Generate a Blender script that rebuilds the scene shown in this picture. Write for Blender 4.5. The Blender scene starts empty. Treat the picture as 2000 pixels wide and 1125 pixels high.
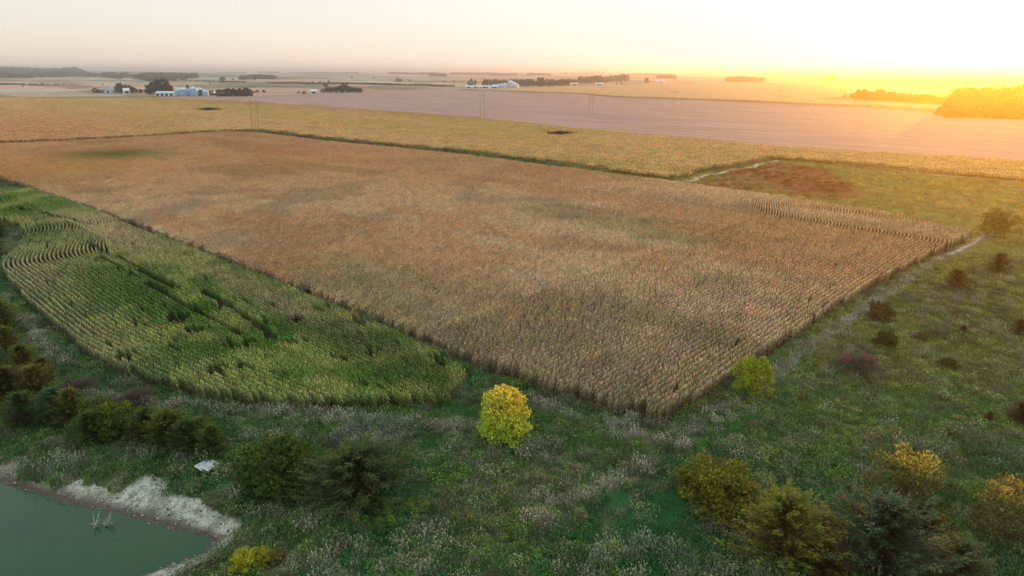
import bpy, bmesh, math, random
import numpy as np
from mathutils import Vector, Matrix, Euler
random.seed(7); RNG = np.random.default_rng(7)
R = math.radians
S = bpy.context.scene
COL = S.collection

# ------------------------------------------------------------------ camera
CAMZ = 40.0
FPX = 2000 / 36.0 * 24.0
PITCH = math.atan((562.5 - 138.5) / FPX)
ROLL = R(0.16)
cam_d = bpy.data.cameras.new("camera"); cam = bpy.data.objects.new("camera", cam_d); COL.objects.link(cam)
cam_d.sensor_width = 36; cam_d.lens = 24; cam_d.clip_start = 0.5; cam_d.clip_end = 80000
CM = (Matrix.Rotation(math.pi / 2 - PITCH, 4, 'X') @ Matrix.Rotation(ROLL, 4, 'Z'))
cam.matrix_world = Matrix.Translation((0, 0, CAMZ)) @ CM
S.camera = cam
CR = np.array([[CM[i][j] for j in range(3)] for i in range(3)])

# ------------------------------------------------------------------ sky, sun, exposure
SUN_AZ = math.atan2(990 / FPX, math.cos(PITCH) + (562.5 - 150) / FPX * math.sin(PITCH))  # east of +Y
SUN_EL = R(2.6)
W = bpy.data.worlds.new("World"); S.world = W; W.use_nodes = True
nt = W.node_tree; nt.nodes.clear()
def N(nt, t, **kw):
    n = nt.nodes.new(t)
    for k, v in kw.items(): setattr(n, k, v)
    return n
wo = N(nt, 'ShaderNodeOutputWorld'); bg = N(nt, 'ShaderNodeBackground'); sky = N(nt, 'ShaderNodeTexSky')
sky.sky_type = 'NISHITA'; sky.sun_disc = False; sky.sun_elevation = SUN_EL; sky.sun_rotation = SUN_AZ
sky.altitude = 300; sky.air_density = 1.0; sky.dust_density = 1.2; sky.ozone_density = 1.5
bg.inputs['Strength'].default_value = 0.15
SKY_SAT = 0.55
hs = N(nt, 'ShaderNodeHueSaturation'); hs.inputs['Saturation'].default_value = SKY_SAT; hs.inputs['Value'].default_value = 1.0
gm = N(nt, 'ShaderNodeGamma'); gm.inputs['Gamma'].default_value = 0.2
nt.links.new(sky.outputs[0], hs.inputs['Color']); nt.links.new(hs.outputs[0], gm.inputs['Color']); 
# tint by height above the horizon (peach below, pale blue above, overhead brightened as added fill light) and a compact warm glow round the sun
SUNV = (math.sin(SUN_AZ) * math.cos(R(1)), math.cos(SUN_AZ) * math.cos(R(1)), math.sin(R(1)))
tc = N(nt, 'ShaderNodeTexCoord'); sx = N(nt, 'ShaderNodeSeparateXYZ'); nt.links.new(tc.outputs['Generated'], sx.inputs[0])
rp = N(nt, 'ShaderNodeValToRGB'); e = rp.color_ramp.elements; e[0].position = 0.0; e[0].color = (1.28, 1.13, 1.0, 1); e[1].position = 1; e[1].color = (1.95, 2.02, 1.92, 1)
for p_, c_ in ((.03, (1.30, 1.17, 1.03, 1)), (.09, (1.24, 1.25, 1.2, 1)), (.25, (1.42, 1.52, 1.5, 1))):
    q_ = e.new(p_); q_.color = c_
nt.links.new(sx.outputs['Z'], rp.inputs[0])
m1 = N(nt, 'ShaderNodeVectorMath', operation='MULTIPLY'); nt.links.new(gm.outputs[0], m1.inputs[0]); nt.links.new(rp.outputs[0], m1.inputs[1])
dt = N(nt, 'ShaderNodeVectorMath', operation='DOT_PRODUCT'); nt.links.new(tc.outputs['Generated'], dt.inputs[0]); dt.inputs[1].default_value = SUNV
ac = N(nt, 'ShaderNodeMath', operation='ARCCOSINE'); nt.links.new(dt.outputs['Value'], ac.inputs[0])
def glow(deg, col, prev):
    a_ = N(nt, 'ShaderNodeMath', operation='DIVIDE'); nt.links.new(ac.outputs[0], a_.inputs[0]); a_.inputs[1].default_value = -R(deg)
    b_ = N(nt, 'ShaderNodeMath', operation='EXPONENT'); nt.links.new(a_.outputs[0], b_.inputs[0])
    c_ = N(nt, 'ShaderNodeVectorMath', operation='SCALE'); c_.inputs[0].default_value = col; nt.links.new(b_.outputs[0], c_.inputs['Scale'])
    d_ = N(nt, 'ShaderNodeVectorMath', operation='ADD'); nt.links.new(prev, d_.inputs[0]); nt.links.new(c_.outputs[0], d_.inputs[1]); return d_.outputs[0]
g_ = glow(11, (.06, .02, -.09), m1.outputs[0]); g_ = glow(4, (1.1, .8, .25), g_)
nt.links.new(g_, bg.inputs['Color'])
nt.links.new(bg.outputs[0], wo.inputs['Surface'])
sun_d = bpy.data.lights.new("sun", 'SUN'); sun = bpy.data.objects.new("sun", sun_d); COL.objects.link(sun)
sun_d.energy = 1.2; sun_d.angle = R(0.6); sun_d.color = (1.0, 0.36, 0.01)
sv = Vector((math.sin(SUN_AZ) * math.cos(SUN_EL), math.cos(SUN_AZ) * math.cos(SUN_EL), math.sin(SUN_EL)))
sun.rotation_euler = sv.to_track_quat('Z', 'Y').to_euler()
S.view_settings.view_transform = 'Standard'; S.view_settings.look = 'None'
S.view_settings.exposure = 2.1; S.view_settings.gamma = 1.0
S.cycles.use_denoising = True; S.cycles.max_bounces = 6; S.cycles.diffuse_bounces = 3; S.cycles.transmission_bounces = 3
S.cycles.volume_bounces = 0; S.cycles.sample_clamp_indirect = 4

# ------------------------------------------------------------------ numeric helpers
def hsh(ix, iy, s):
    n = (ix.astype(np.int64) * 374761393 + iy.astype(np.int64) * 668265263 + s * 1442695041) & 0xffffffff
    n = ((n ^ (n >> 13)) * 1274126177) & 0xffffffff
    return ((n ^ (n >> 16)) & 0xffffff) / float(0xffffff)
def vnoise(x, y, s=0):
    x = np.asarray(x, float); y = np.asarray(y, float)
    ix = np.floor(x); iy = np.floor(y); fx = x - ix; fy = y - iy
    fx = fx * fx * (3 - 2 * fx); fy = fy * fy * (3 - 2 * fy)
    a = hsh(ix, iy, s); b = hsh(ix + 1, iy, s); c = hsh(ix, iy + 1, s); d = hsh(ix + 1, iy + 1, s)
    return (a * (1 - fx) + b * fx) * (1 - fy) + (c * (1 - fx) + d * fx) * fy
def fbm(x, y, s=0, o=4):
    r = 0; a = 0.5; t = 0
    for k in range(o):
        r = r + a * vnoise(x, y, s + 17 * k); t += a; a *= 0.55; x = x * 2.03 + 5.1; y = y * 2.03 - 3.7
    return r / t
def sst(a, b, x):
    t = np.clip((x - a) / (b - a), 0, 1); return t * t * (3 - 2 * t)
def ray(px, py):
    d = np.array([(px - 1000) / FPX, (562.5 - py) / FPX, -1.0])
    return CR @ d
def up0(px, py, z=0.0):
    d = ray(px, py); t = (z - CAMZ) / d[2]
    return np.array([d[0] * t, d[1] * t])
def proj(x, y, z):
    p = np.stack([x, y, z - CAMZ], -1) @ CR
    return 1000 + FPX * p[..., 0] / -p[..., 2], 562.5 - FPX * p[..., 1] / -p[..., 2]
def inpoly(x, y, poly):
    x = np.asarray(x); y = np.asarray(y); c = np.zeros(x.shape, bool); n = len(poly)
    for i in range(n):
        x1, y1 = poly[i]; x2, y2 = poly[(i + 1) % n]
        if y1 == y2: continue
        c ^= ((y1 > y) != (y2 > y)) & (x < (x2 - x1) * (y - y1) / (y2 - y1) + x1)
    return c
def pdist(x, y, poly, closed=True):
    x = np.asarray(x, float); y = np.asarray(y, float); best = np.full(x.shape, 1e18); n = len(poly)
    for i in range(n if closed else n - 1):
        x1, y1 = poly[i]; x2, y2 = poly[(i + 1) % n]; dx = x2 - x1; dy = y2 - y1
        t = np.clip(((x - x1) * dx + (y - y1) * dy) / (dx * dx + dy * dy + 1e-12), 0, 1)
        best = np.minimum(best, (x - x1 - t * dx) ** 2 + (y - y1 - t * dy) ** 2)
    return np.sqrt(best)
# field axes: u runs away along the crop strip, v runs away along the right field edge
UX, UY = -0.7345, 0.6786; VX, VY = 0.6786, 0.7345
def uv2xy(u, v): return u * UX + v * VX, u * UY + v * VY
def xy2uv(x, y): return x * UX + y * UY, x * VX + y * VY

# ------------------------------------------------------------------ terrain
PZ = -3.0
POND = [tuple(up0(*p, PZ)) for p in [(-500, 905), (-120, 925), (0, 943), (70, 962), (130, 984), (205, 997), (290, 1020), (350, 1035), (402, 1047), (418, 1060), (403, 1078), (360, 1096), (305, 1114), (270, 1126), (120, 1190), (-500, 1290)]]
def T(x, y):
    x = np.asarray(x, float); y = np.asarray(y, float)
    d = np.hypot(x, y)
    z = 1.3 * sst(170, 330, d) * (vnoise(x / 85 + 3, y / 120, 5) - 0.5) * 2
    z = z + 0.35 * (fbm(x / 9, y / 9, 9, 3) - 0.5)
    z = z + (1 - sst(75, 130, y)) * -0.9
    amp = sst(1400, 5000, d)
    z = z + amp * (22 * fbm(x / 1500 + 9, y / 1900, 21, 3) - 9)
    z = z + 34 * np.exp(-((x + 4600) / 2300) ** 2 - ((y - 5600) / 900) ** 2)
    z = z + 6 * np.exp(-((x - 560) / 120) ** 2 - ((y - 760) / 110) ** 2)
    near = (x < 20) & (y < 130) & (x > -160)
    if near.any():
        dd = np.zeros_like(z); ins = np.zeros(z.shape, bool)
        xs, ys = x[near], y[near]
        dd[near] = pdist(xs, ys, POND); ins[near] = inpoly(xs, ys, POND)
        wob = 1 + 0.5 * (vnoise(x / 3, y / 3, 33) - 0.5)
        shore = PZ + 2.3 * (1 - np.exp(-dd * wob / 5.0)) + 0.02 * dd
        k = 1 - sst(22, 45, dd)
        z = np.where(near & ~ins & (dd < 45), z * (1 - k) + shore * k, z)
        z = np.where(near & ins, PZ - np.minimum(dd * 0.35, 1.6) - 0.01, z)
    return z
def up(px, py, dz=0.0):
    """ground point under a pixel of the photograph"""
    z = 0.0
    for _ in range(8):
        x, y = up0(px, py, z + dz); z = float(T(np.array([x]), np.array([y]))[0])
    return x, y, z
def ups(l, dz=0.0): return [up(px, py, dz)[:2] for px, py in l]

# ------------------------------------------------------------------ materials
def mat(name, col=(0.5, 0.5, 0.5), rough=0.8, spec=0.2, noise=None, bump=0, metal=0.0):
    m = bpy.data.materials.new(name); m.use_nodes = True; t = m.node_tree; b = t.nodes['Principled BSDF']
    b.inputs['Roughness'].default_value = rough; b.inputs['Specular IOR Level'].default_value = spec
    b.inputs['Metallic'].default_value = metal
    if noise:
        sc, amt = noise
        g = N(t, 'ShaderNodeNewGeometry'); n = N(t, 'ShaderNodeTexNoise'); n.inputs['Scale'].default_value = sc; n.inputs['Detail'].default_value = 5
        t.links.new(g.outputs['Position'], n.inputs['Vector'])
        mr = N(t, 'ShaderNodeMapRange'); mr.inputs['From Min'].default_value = 0.3; mr.inputs['From Max'].default_value = 0.7
        mr.inputs['To Min'].default_value = 1 - amt; mr.inputs['To Max'].default_value = 1 + amt
        t.links.new(n.outputs['Fac'], mr.inputs['Value'])
        v = N(t, 'ShaderNodeVectorMath', operation='SCALE'); v.inputs[0].default_value = col
        t.links.new(mr.outputs[0], v.inputs['Scale']); t.links.new(v.outputs[0], b.inputs['Base Color'])
        if bump:
            bp = N(t, 'ShaderNodeBump'); bp.inputs['Strength'].default_value = bump; bp.inputs['Distance'].default_value = 0.3
            t.links.new(n.outputs['Fac'], bp.inputs['Height']); t.links.new(bp.outputs[0], b.inputs['Normal'])
    else: b.inputs['Base Color'].default_value = (*col, 1)
    return m
def leaf_mat(name, tint_src, trans=0.22, rough=0.75, spec=0.15):
    """leaf colour = per-leaf colour attribute x tint (of the instance or of the object)"""
    m = bpy.data.materials.new(name); m.use_nodes = True; t = m.node_tree; b = t.nodes['Principled BSDF']; out = t.nodes['Material Output']
    a = N(t, 'ShaderNodeAttribute'); a.attribute_name = 'lcol'
    if tint_src == 'INST':
        c = N(t, 'ShaderNodeAttribute'); c.attribute_type = 'INSTANCER'; c.attribute_name = 'tint'; co = c.outputs['Color']
    else:
        c = N(t, 'ShaderNodeObjectInfo'); co = c.outputs['Color']
    mu = N(t, 'ShaderNodeVectorMath', operation='MULTIPLY')
    t.links.new(a.outputs['Color'], mu.inputs[0]); t.links.new(co, mu.inputs[1])
    t.links.new(mu.outputs[0], b.inputs['Base Color']); b.inputs['Roughness'].default_value = rough; b.inputs['Specular IOR Level'].default_value = spec
    tr = N(t, 'ShaderNodeBsdfTranslucent'); t.links.new(mu.outputs[0], tr.inputs['Color'])
    mx = N(t, 'ShaderNodeMixShader'); mx.inputs[0].default_value = trans
    t.links.new(b.outputs[0], mx.inputs[1]); t.links.new(tr.outputs[0], mx.inputs[2]); t.links.new(mx.outputs[0], out.inputs['Surface'])
    return m
M_INST = leaf_mat('plant_leaves', 'INST')
M_LEAF = leaf_mat('tree_leaves', 'OBJ')
M_BARK = mat('bark', (0.10, 0.08, 0.06), 0.9, noise=(6, 0.4))
M_TWIG = mat('grey_twig', (0.105, 0.09, 0.07), 0.9, noise=(4, 0.3))

# ------------------------------------------------------------------ mesh helpers
class MB:
    def __init__(s): s.v = []; s.f = []; s.c = []
    def quad(s, a, b, c, d, col=(1, 1, 1)):
        i = len(s.v); s.v += [a, b, c, d]; s.f.append((i, i + 1, i + 2, i + 3)); s.c.append(col)
    def tri(s, a, b, c, col=(1, 1, 1)):
        i = len(s.v); s.v += [a, b, c]; s.f.append((i, i + 1, i + 2)); s.c.append(col)
    def strip(s, pts, ws, side, col):
        side = Vector(side)
        for k in range(len(pts) - 1):
            p, q = Vector(pts[k]), Vector(pts[k + 1])
            s.quad(tuple(p - side * ws[k]), tuple(p + side * ws[k]), tuple(q + side * ws[k + 1]), tuple(q - side * ws[k + 1]), col)
    def tube(s, p, q, r0, r1, n=6, col=(1, 1, 1), cap=True):
        p = Vector(p); q = Vector(q); d = (q - p)
        if d.length < 1e-6: return
        d.normalize(); a = d.orthogonal().normalized(); b = d.cross(a)
        i = len(s.v)
        for k in range(n):
            w = 2 * math.pi * k / n; o = a * math.cos(w) + b * math.sin(w)
            s.v.append(tuple(p + o * r0)); s.v.append(tuple(q + o * r1))
        for k in range(n):
            j = (k + 1) % n; s.f.append((i + 2 * k, i + 2 * j, i + 2 * j + 1, i + 2 * k + 1)); s.c.append(col)
        if cap:
            s.f.append(tuple(i + 2 * k + 1 for k in range(n))); s.c.append(col)
    def box(s, c, d, rz=0, col=(1, 1, 1)):
        cx, cy, cz = c; hx, hy, hz = d[0] / 2, d[1] / 2, d[2] / 2; i = len(s.v); ca, sa = math.cos(rz), math.sin(rz)
        for z in (-hz, hz):
            for x, y in ((-hx, -hy), (hx, -hy), (hx, hy), (-hx, hy)):
                s.v.append((cx + x * ca - y * sa, cy + x * sa + y * ca, cz + z))
        for f in ((3, 2, 1, 0), (4, 5, 6, 7), (0, 1, 5, 4), (1, 2, 6, 5), (2, 3, 7, 6), (3, 0, 4, 7)):
            s.f.append(tuple(i + k for k in f)); s.c.append(col)
    def mesh(s, name, m, smooth=False):
        me = bpy.data.meshes.new(name); me.from_pydata(s.v, [], s.f)
        if s.c:
            at = me.color_attributes.new('lcol', 'FLOAT_COLOR', 'CORNER')
            cnt = np.array([len(f) for f in s.f]); cc = np.repeat(np.array([(*c[:3], 1.0) for c in s.c]), cnt, axis=0)
            at.data.foreach_set('color', cc.ravel().astype(np.float32))
        me.materials.append(m); me.update()
        if smooth: me.polygons.foreach_set('use_smooth', [True] * len(me.polygons))
        return me
def tag(o, label=None, cat=None, group=None, kind=None):
    if label: o['label'] = label
    if cat: o['category'] = cat
    if group: o['group'] = group
    if kind: o['kind'] = kind
    return o
def link(name, data, parent=None, loc=None, rz=0, sc=None, color=None):
    o = bpy.data.objects.new(name, data); COL.objects.link(o)
    if parent: o.parent = parent
    if loc is not None: o.location = loc
    o.rotation_euler[2] = rz
    if sc is not None: o.scale = sc if hasattr(sc, '__len__') else (sc, sc, sc)
    if color: o.color = (*color, 1)
    return o
def empty(name, loc, rz=0, sc=None): return link(name, None, None, loc, rz, sc)
def copy_tree(o, parent=None):
    c = o.copy(); COL.objects.link(c); c.parent = parent
    for ch in [q for q in o.children]: copy_tree(ch, c)
    return c
def srgb(r, g, b):
    return tuple(((c / 255 + 0.055) / 1.055) ** 2.4 if c > 10 else c / 255 / 12.92 for c in (r, g, b))

# scatter: one object whose mesh holds the scatter points and a few plant shapes; geometry nodes instance the shapes
def scatter(name, protos, pos, rot, scl, idx, tint, mat_, label, cat, kind='stuff'):
    n = len(pos); verts = [np.asarray(pos, float)]; faces = []; cols = []; pid = [np.zeros(n, int)]; off = n
    for k, p in enumerate(protos):
        verts.append(np.array(p.v)); pid.append(np.full(len(p.v), k + 1)); faces += [tuple(i + off for i in f) for f in p.f]; cols += p.c; off += len(p.v)
    V = np.concatenate(verts); me = bpy.data.meshes.new(name); me.from_pydata(V.tolist(), [], faces)
    at = me.color_attributes.new('lcol', 'FLOAT_COLOR', 'CORNER'); cnt = np.array([len(f) for f in faces])
    at.data.foreach_set('color', np.repeat(np.array([(*c[:3], 1.0) for c in cols]), cnt, axis=0).ravel().astype(np.float32))
    def addp(nm, ty, arr, pad, key='value'):
        a = me.attributes.new(nm, ty, 'POINT'); full = np.concatenate([arr, np.zeros((len(V) - n,) + arr.shape[1:])]) if pad else arr
        a.data.foreach_set(key, full.ravel().astype(np.int32 if ty == 'INT' else np.float32))
    addp('proto', 'INT', np.concatenate(pid), False)
    addp('rot', 'FLOAT_VECTOR', np.asarray(rot, float), True, 'vector')
    addp('scl', 'FLOAT_VECTOR', np.asarray(scl, float), True, 'vector')
    addp('idx', 'INT', np.asarray(idx), True)
    addp('tint', 'FLOAT_COLOR', np.concatenate([tint, np.ones((n, 1))], 1), True, 'color')
    me.materials.append(mat_)
    o = link(name, me); tag(o, label, cat, kind=kind)
    g = bpy.data.node_groups.new(name + '_scatter', 'GeometryNodeTree')
    g.interface.new_socket('Geometry', in_out='INPUT', socket_type='NodeSocketGeometry'); g.interface.new_socket('Geometry', in_out='OUTPUT', socket_type='NodeSocketGeometry')
    gi = N(g, 'NodeGroupInput'); go = N(g, 'NodeGroupOutput')
    def attr(nm, ty):
        a = N(g, 'GeometryNodeInputNamedAttribute', data_type=ty); a.inputs['Name'].default_value = nm; return a.outputs[0]
    def sep(k):
        c = N(g, 'FunctionNodeCompare', data_type='INT', operation='EQUAL'); g.links.new(attr('proto', 'INT'), c.inputs[2]); c.inputs[3].default_value = k
        s_ = N(g, 'GeometryNodeSeparateGeometry', domain='POINT'); g.links.new(gi.outputs[0], s_.inputs[0]); g.links.new(c.outputs[0], s_.inputs['Selection']); return s_.outputs[0]
    j = N(g, 'GeometryNodeJoinGeometry')
    for k in reversed(range(len(protos))):   # the join lists its newest link first
        ti = N(g, 'GeometryNodeGeometryToInstance'); g.links.new(sep(k + 1), ti.inputs[0]); g.links.new(ti.outputs[0], j.inputs[0])
    iop = N(g, 'GeometryNodeInstanceOnPoints'); g.links.new(sep(0), iop.inputs['Points']); g.links.new(j.outputs[0], iop.inputs['Instance'])
    iop.inputs['Pick Instance'].default_value = True; g.links.new(attr('idx', 'INT'), iop.inputs['Instance Index'])
    er = N(g, 'FunctionNodeEulerToRotation'); g.links.new(attr('rot', 'FLOAT_VECTOR'), er.inputs[0]); g.links.new(er.outputs[0], iop.inputs['Rotation'])
    g.links.new(attr('scl', 'FLOAT_VECTOR'), iop.inputs['Scale']); g.links.new(iop.outputs[0], go.inputs[0])
    md = o.modifiers.new('scatter', 'NODES'); md.node_group = g
    return o

# ------------------------------------------------------------------ layout of the fields (from pixels to ground)
MAIN = ups([(920, 717), (1000, 742), (1150, 790), (1240, 818), (1300, 832), (1345, 800), (1420, 752), (1520, 684), (1700, 568), (1903, 463)]) + \
       ups([(1893, 446), (1850, 437), (1700, 407), (1520, 380), (1330, 354), (1000, 312), (750, 284), (510, 258)], 2.3) + ups([(440, 262), (0, 287), (-350, 310)], 0) + ups([(-350, 240), (-120, 312), (0, 350), (250, 438), (500, 536), (700, 618)])
LEFT = ups([(-200, 372), (0, 370), (60, 367), (105, 382), (200, 416), (270, 444), (500, 532), (690, 610), (870, 688), (912, 710)], 1.8) + ups([(908, 745), (880, 790), (830, 797), (760, 800), (600, 803), (500, 797), (430, 789), (330, 767), (240, 736), (170, 702), (110, 652), (60, 606), (25, 565), (6, 540), (10, 518), (40, 492), (52, 470), (40, 450), (0, 436), (-200, 425)])
YEL = ups([(-350, 308), (0, 282), (440, 258), (502, 258)]) + ups([(512, 258), (750, 283), (1000, 310), (1200, 337), (1285, 348), (1325, 352), (1370, 335), (1430, 327), (1512, 312), (1600, 318), (1700, 328), (1800, 338), (1900, 346), (2200, 372)]) + ups([(2200, 336), (2000, 312), (1750, 299), (1500, 283), (1250, 261), (1000, 236), (750, 216), (500, 198), (300, 191), (0, 189), (-350, 191)], 2.3)
HOLES = [ups([(1050, 258), (1095, 253), (1137, 258), (1095, 263.5)], 2.3), ups([(371, 212), (412, 208.5), (449, 212.5), (404, 216.5)], 2.3)]
CORN2 = ups([(905, 176), (1000, 179), (1150, 185), (1340, 195), (1530, 202), (1700, 209), (1845, 217)]) + ups([(1850, 207), (1740, 199), (1600, 193), (1640, 190), (1560, 187), (1660, 168), (1400, 163), (1290, 164), (1110, 168), (1000, 172)], 2.3)
HARV = ups([(1800, 340), (2300, 380), (2300, 230), (1990, 232), (1840, 230), (1845, 217), (1700, 209), (1530, 202), (1340, 195), (1150, 185), (1000, 179), (850, 177), (720, 179), (600, 184), (495, 188), (300, 190), (400, 196), (700, 215), (1000, 240)])
BROWNP = ups([(1310, 362), (1345, 350), (1400, 333), (1510, 316), (1640, 330), (1720, 385), (1640, 396), (1560, 388), (1450, 374)])

def mixc(a, b, t): return a * (1 - t)[..., None] + b * t[..., None]
def gauss_px(px, py, cx, cy, rx, ry, ang=0):
    dx = px - cx; dy = py - cy; c, s = math.cos(R(ang)), math.sin(R(ang))
    return np.exp(-((dx * c + dy * s) / rx) ** 2 - ((-dx * s + dy * c) / ry) ** 2)
LINES_PALE = [ups([(180, 772), (330, 792), (450, 800), (600, 812), (760, 826), (930, 842)]),
              ups([(1330, 872), (1400, 812), (1480, 770), (1560, 700), (1640, 640), (1720, 588), (1800, 532), (1860, 497), (1925, 460)]),
              ups([(50, 620), (80, 670), (130, 712)]), ups([(1010, 1030), (1120, 975), (1250, 920)]), ups([(960, 770), (1070, 800), (1180, 830), (1290, 862)])]
brn = lambda x, y: np.clip(.25 + sst(.30, .5, fbm(x / 22, y / 8, 47)), 0, 1) * sst(0, 9, pdist(x, y, BROWNP))
def ground_color(x, y):
    px, py = proj(x, y, T(x, y)); n1 = fbm(x / 11, y / 11, 41); n2 = fbm(x / 3.1, y / 3.1, 42); n3 = fbm(x / 38, y / 38, 43)
    g = np.empty(x.shape + (3,)); g[:] = (0.016, 0.072, 0.022)
    g = mixc(g, np.array((0.075, 0.085, 0.035)), sst(0.42, 0.62, n1))
    g = mixc(g, np.array((0.10, 0.10, 0.06)), sst(0.5, 0.66, n2) * 0.5)
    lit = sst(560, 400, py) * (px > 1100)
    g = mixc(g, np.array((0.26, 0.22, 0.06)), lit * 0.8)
    g = mixc(g, np.array((0.10, 0.12, 0.03)), sst(1200, 1700, px) * sst(950, 560, py) * .6)
    g = mixc(g, np.array((0.06, 0.12, 0.02)), gauss_px(px, py, 1780, 600, 120, 45) * 0.7 + gauss_px(px, py, 1450, 830, 60, 70, 50) * 0.5)
    soil = np.array((0.035, 0.026, 0.018))
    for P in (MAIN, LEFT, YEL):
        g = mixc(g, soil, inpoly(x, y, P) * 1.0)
    hv = np.array((0.33, 0.22, 0.19)) * (0.85 + 0.3 * vnoise(*(lambda u, v: (u / 60, v / 6))(*xy2uv(x, y)), 44))[..., None]
    g = np.where(inpoly(x, y, HARV)[..., None], hv, g)
    br = inpoly(x, y, BROWNP); g = mixc(g, np.array((0.22, 0.075, 0.035)), br * .9 * brn(x, y))
    dl = np.full(x.shape, 99.0); nm = np.hypot(x, y) < 420
    for L in LINES_PALE: dl[nm] = np.minimum(dl[nm], pdist(x[nm], y[nm], L, False))
    g = mixc(g, np.array((0.22, 0.19, 0.14)), (1 - sst(0.4, 1.6, dl)) * 0.8)
    dp = np.full(x.shape, 99.0); nm = (x < 20) & (y < 120) & (x > -150) & (y > 20)
    dp[nm] = pdist(x[nm], y[nm], POND); g = mixc(g, np.array((0.10, 0.11, 0.06)), (1 - sst(2.0, 4.5, dp)) * 0.8)
    return g, px, py

# ------------------------------------------------------------------ ground sheet
def bank_w(x, y, px, py): return 3.0 + 2.4 * (fbm(x / 3.5, y / 3.5, 71, 4) - 0.5) * 2 + 1.2 * gauss_px(px, py, 330, 980, 90, 80) - 1.4 * gauss_px(px, py, 90, 940, 80, 60) - 1.6 * gauss_px(px, py, 430, 1060, 60, 50)
def build_ground():
    n = 860; s = np.linspace(-1, 1, n); A = 62.0; B = math.asinh(30000 / A)
    gx = A * np.sinh(B * s); gy = A * np.sinh(B * s) + 90
    X, Y = np.meshgrid(gx, gy); X = X.ravel(); Y = Y.ravel(); Z = T(X, Y)
    nb = (X < -10) & (X > -80) & (Y > 38) & (Y < 80); xb, yb = X[nb], Y[nb]; pb = proj(xb, yb, Z[nb]); wb = bank_w(xb, yb, *pb); db = pdist(xb, yb, POND)
    Z[nb] -= 0.7 * (~inpoly(xb, yb, POND)) * sst(-0.3, -1.3, db - wb)     # the clay bank sheet lies here
    me = bpy.data.meshes.new('ground'); me.vertices.add(n * n); me.vertices.foreach_set('co', np.stack([X, Y, Z], -1).ravel())
    i = np.arange(n * n).reshape(n, n); q = np.stack([i[:-1, :-1], i[:-1, 1:], i[1:, 1:], i[1:, :-1]], -1).reshape(-1, 4)
    me.loops.add(q.size); me.loops.foreach_set('vertex_index', q.ravel().astype(np.int32)); me.polygons.add(len(q))
    me.polygons.foreach_set('loop_start', np.arange(0, q.size, 4, dtype=np.int32)); me.update(calc_edges=True)
    me.polygons.foreach_set('use_smooth', np.ones(len(q), bool))
    c, _, _ = ground_color(X, Y); a = me.attributes.new('gcol', 'FLOAT_COLOR', 'POINT'); a.data.foreach_set('color', np.concatenate([c, np.ones((n * n, 1))], 1).ravel().astype(np.float32))
    # weight of the section-grid pattern of far fields
    d = np.hypot(X, Y); w = sst(800, 1100, d) * (1 - inpoly(X, Y, HARV)); a = me.attributes.new('farw', 'FLOAT', 'POINT'); a.data.foreach_set('value', w.astype(np.float32))
    m = bpy.data.materials.new('ground_soil'); m.use_nodes = True; t = m.node_tree; b = t.nodes['Principled BSDF']; b.inputs['Roughness'].default_value = 0.95; b.inputs['Specular IOR Level'].default_value = 0.05
    ga = N(t, 'ShaderNodeAttribute'); ga.attribute_name = 'gcol'; fw = N(t, 'ShaderNodeAttribute'); fw.attribute_name = 'farw'
    geo = N(t, 'ShaderNodeNewGeometry'); mp = N(t, 'ShaderNodeMapping'); mp.inputs['Rotation'].default_value = (0, 0, math.atan2(UX, UY) * -1 - R(0)) ; t.links.new(geo.outputs['Position'], mp.inputs['Vector'])
    wn = N(t, 'ShaderNodeTexNoise'); wn.inputs['Scale'].default_value = 0.002; t.links.new(mp.outputs[0], wn.inputs['Vector'])
    wa = N(t, 'ShaderNodeVectorMath', operation='MULTIPLY_ADD'); t.links.new(wn.outputs['Color'], wa.inputs[0]); wa.inputs[1].default_value = (180, 120, 0); t.links.new(mp.outputs[0], wa.inputs[2])
    def cell(sz, ramp):
        sc = N(t, 'ShaderNodeVectorMath', operation='DIVIDE'); t.links.new(wa.outputs[0], sc.inputs[0]); sc.inputs[1].default_value = (*sz, 1e9)
        fl = N(t, 'ShaderNodeVectorMath', operation='FLOOR'); t.links.new(sc.outputs[0], fl.inputs[0])
        w_ = N(t, 'ShaderNodeTexWhiteNoise'); t.links.new(fl.outputs[0], w_.inputs['Vector'])
        r = N(t, 'ShaderNodeValToRGB'); r.color_ramp.interpolation = 'CONSTANT'; e = r.color_ramp.elements
        while len(e) < len(ramp): e.new(0.5)
        for k, cc in enumerate(ramp): e[k].position = k / len(ramp); e[k].color = (*cc, 1)
        t.links.new(w_.outputs['Value'], r.inputs[0]); return r.outputs[0]
    c1 = cell((760, 390), [(0.34, 0.23, 0.17), (0.25, 0.24, 0.17), (0.42, 0.30, 0.20), (0.13, 0.15, 0.08), (0.42, 0.26, 0.20), (0.34, 0.33, 0.27), (0.24, 0.12, 0.07)])
    c2 = cell((390, 130), [(1, 1, 1), (0.72, 0.78, 0.7), (1.25, 1.2, 1.2), (0.5, 0.6, 0.5), (1, 1, 1)])
    mm = N(t, 'ShaderNodeVectorMath', operation='MULTIPLY'); t.links.new(c1, mm.inputs[0]); t.links.new(c2, mm.inputs[1])
    mx = N(t, 'ShaderNodeMix', data_type='RGBA'); t.links.new(fw.outputs['Fac'], mx.inputs[0]); t.links.new(ga.outputs['Color'], mx.inputs[6]); t.links.new(mm.outputs[0], mx.inputs[7])
    n1 = N(t, 'ShaderNodeTexNoise'); n1.inputs['Scale'].default_value = 1.7; n1.inputs['Detail'].default_value = 6; t.links.new(geo.outputs['Position'], n1.inputs['Vector'])
    st = N(t, 'ShaderNodeMapping'); st.inputs['Scale'].default_value = (0.012, 0.14, 0.1); t.links.new(mp.outputs[0], st.inputs['Vector'])
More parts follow.
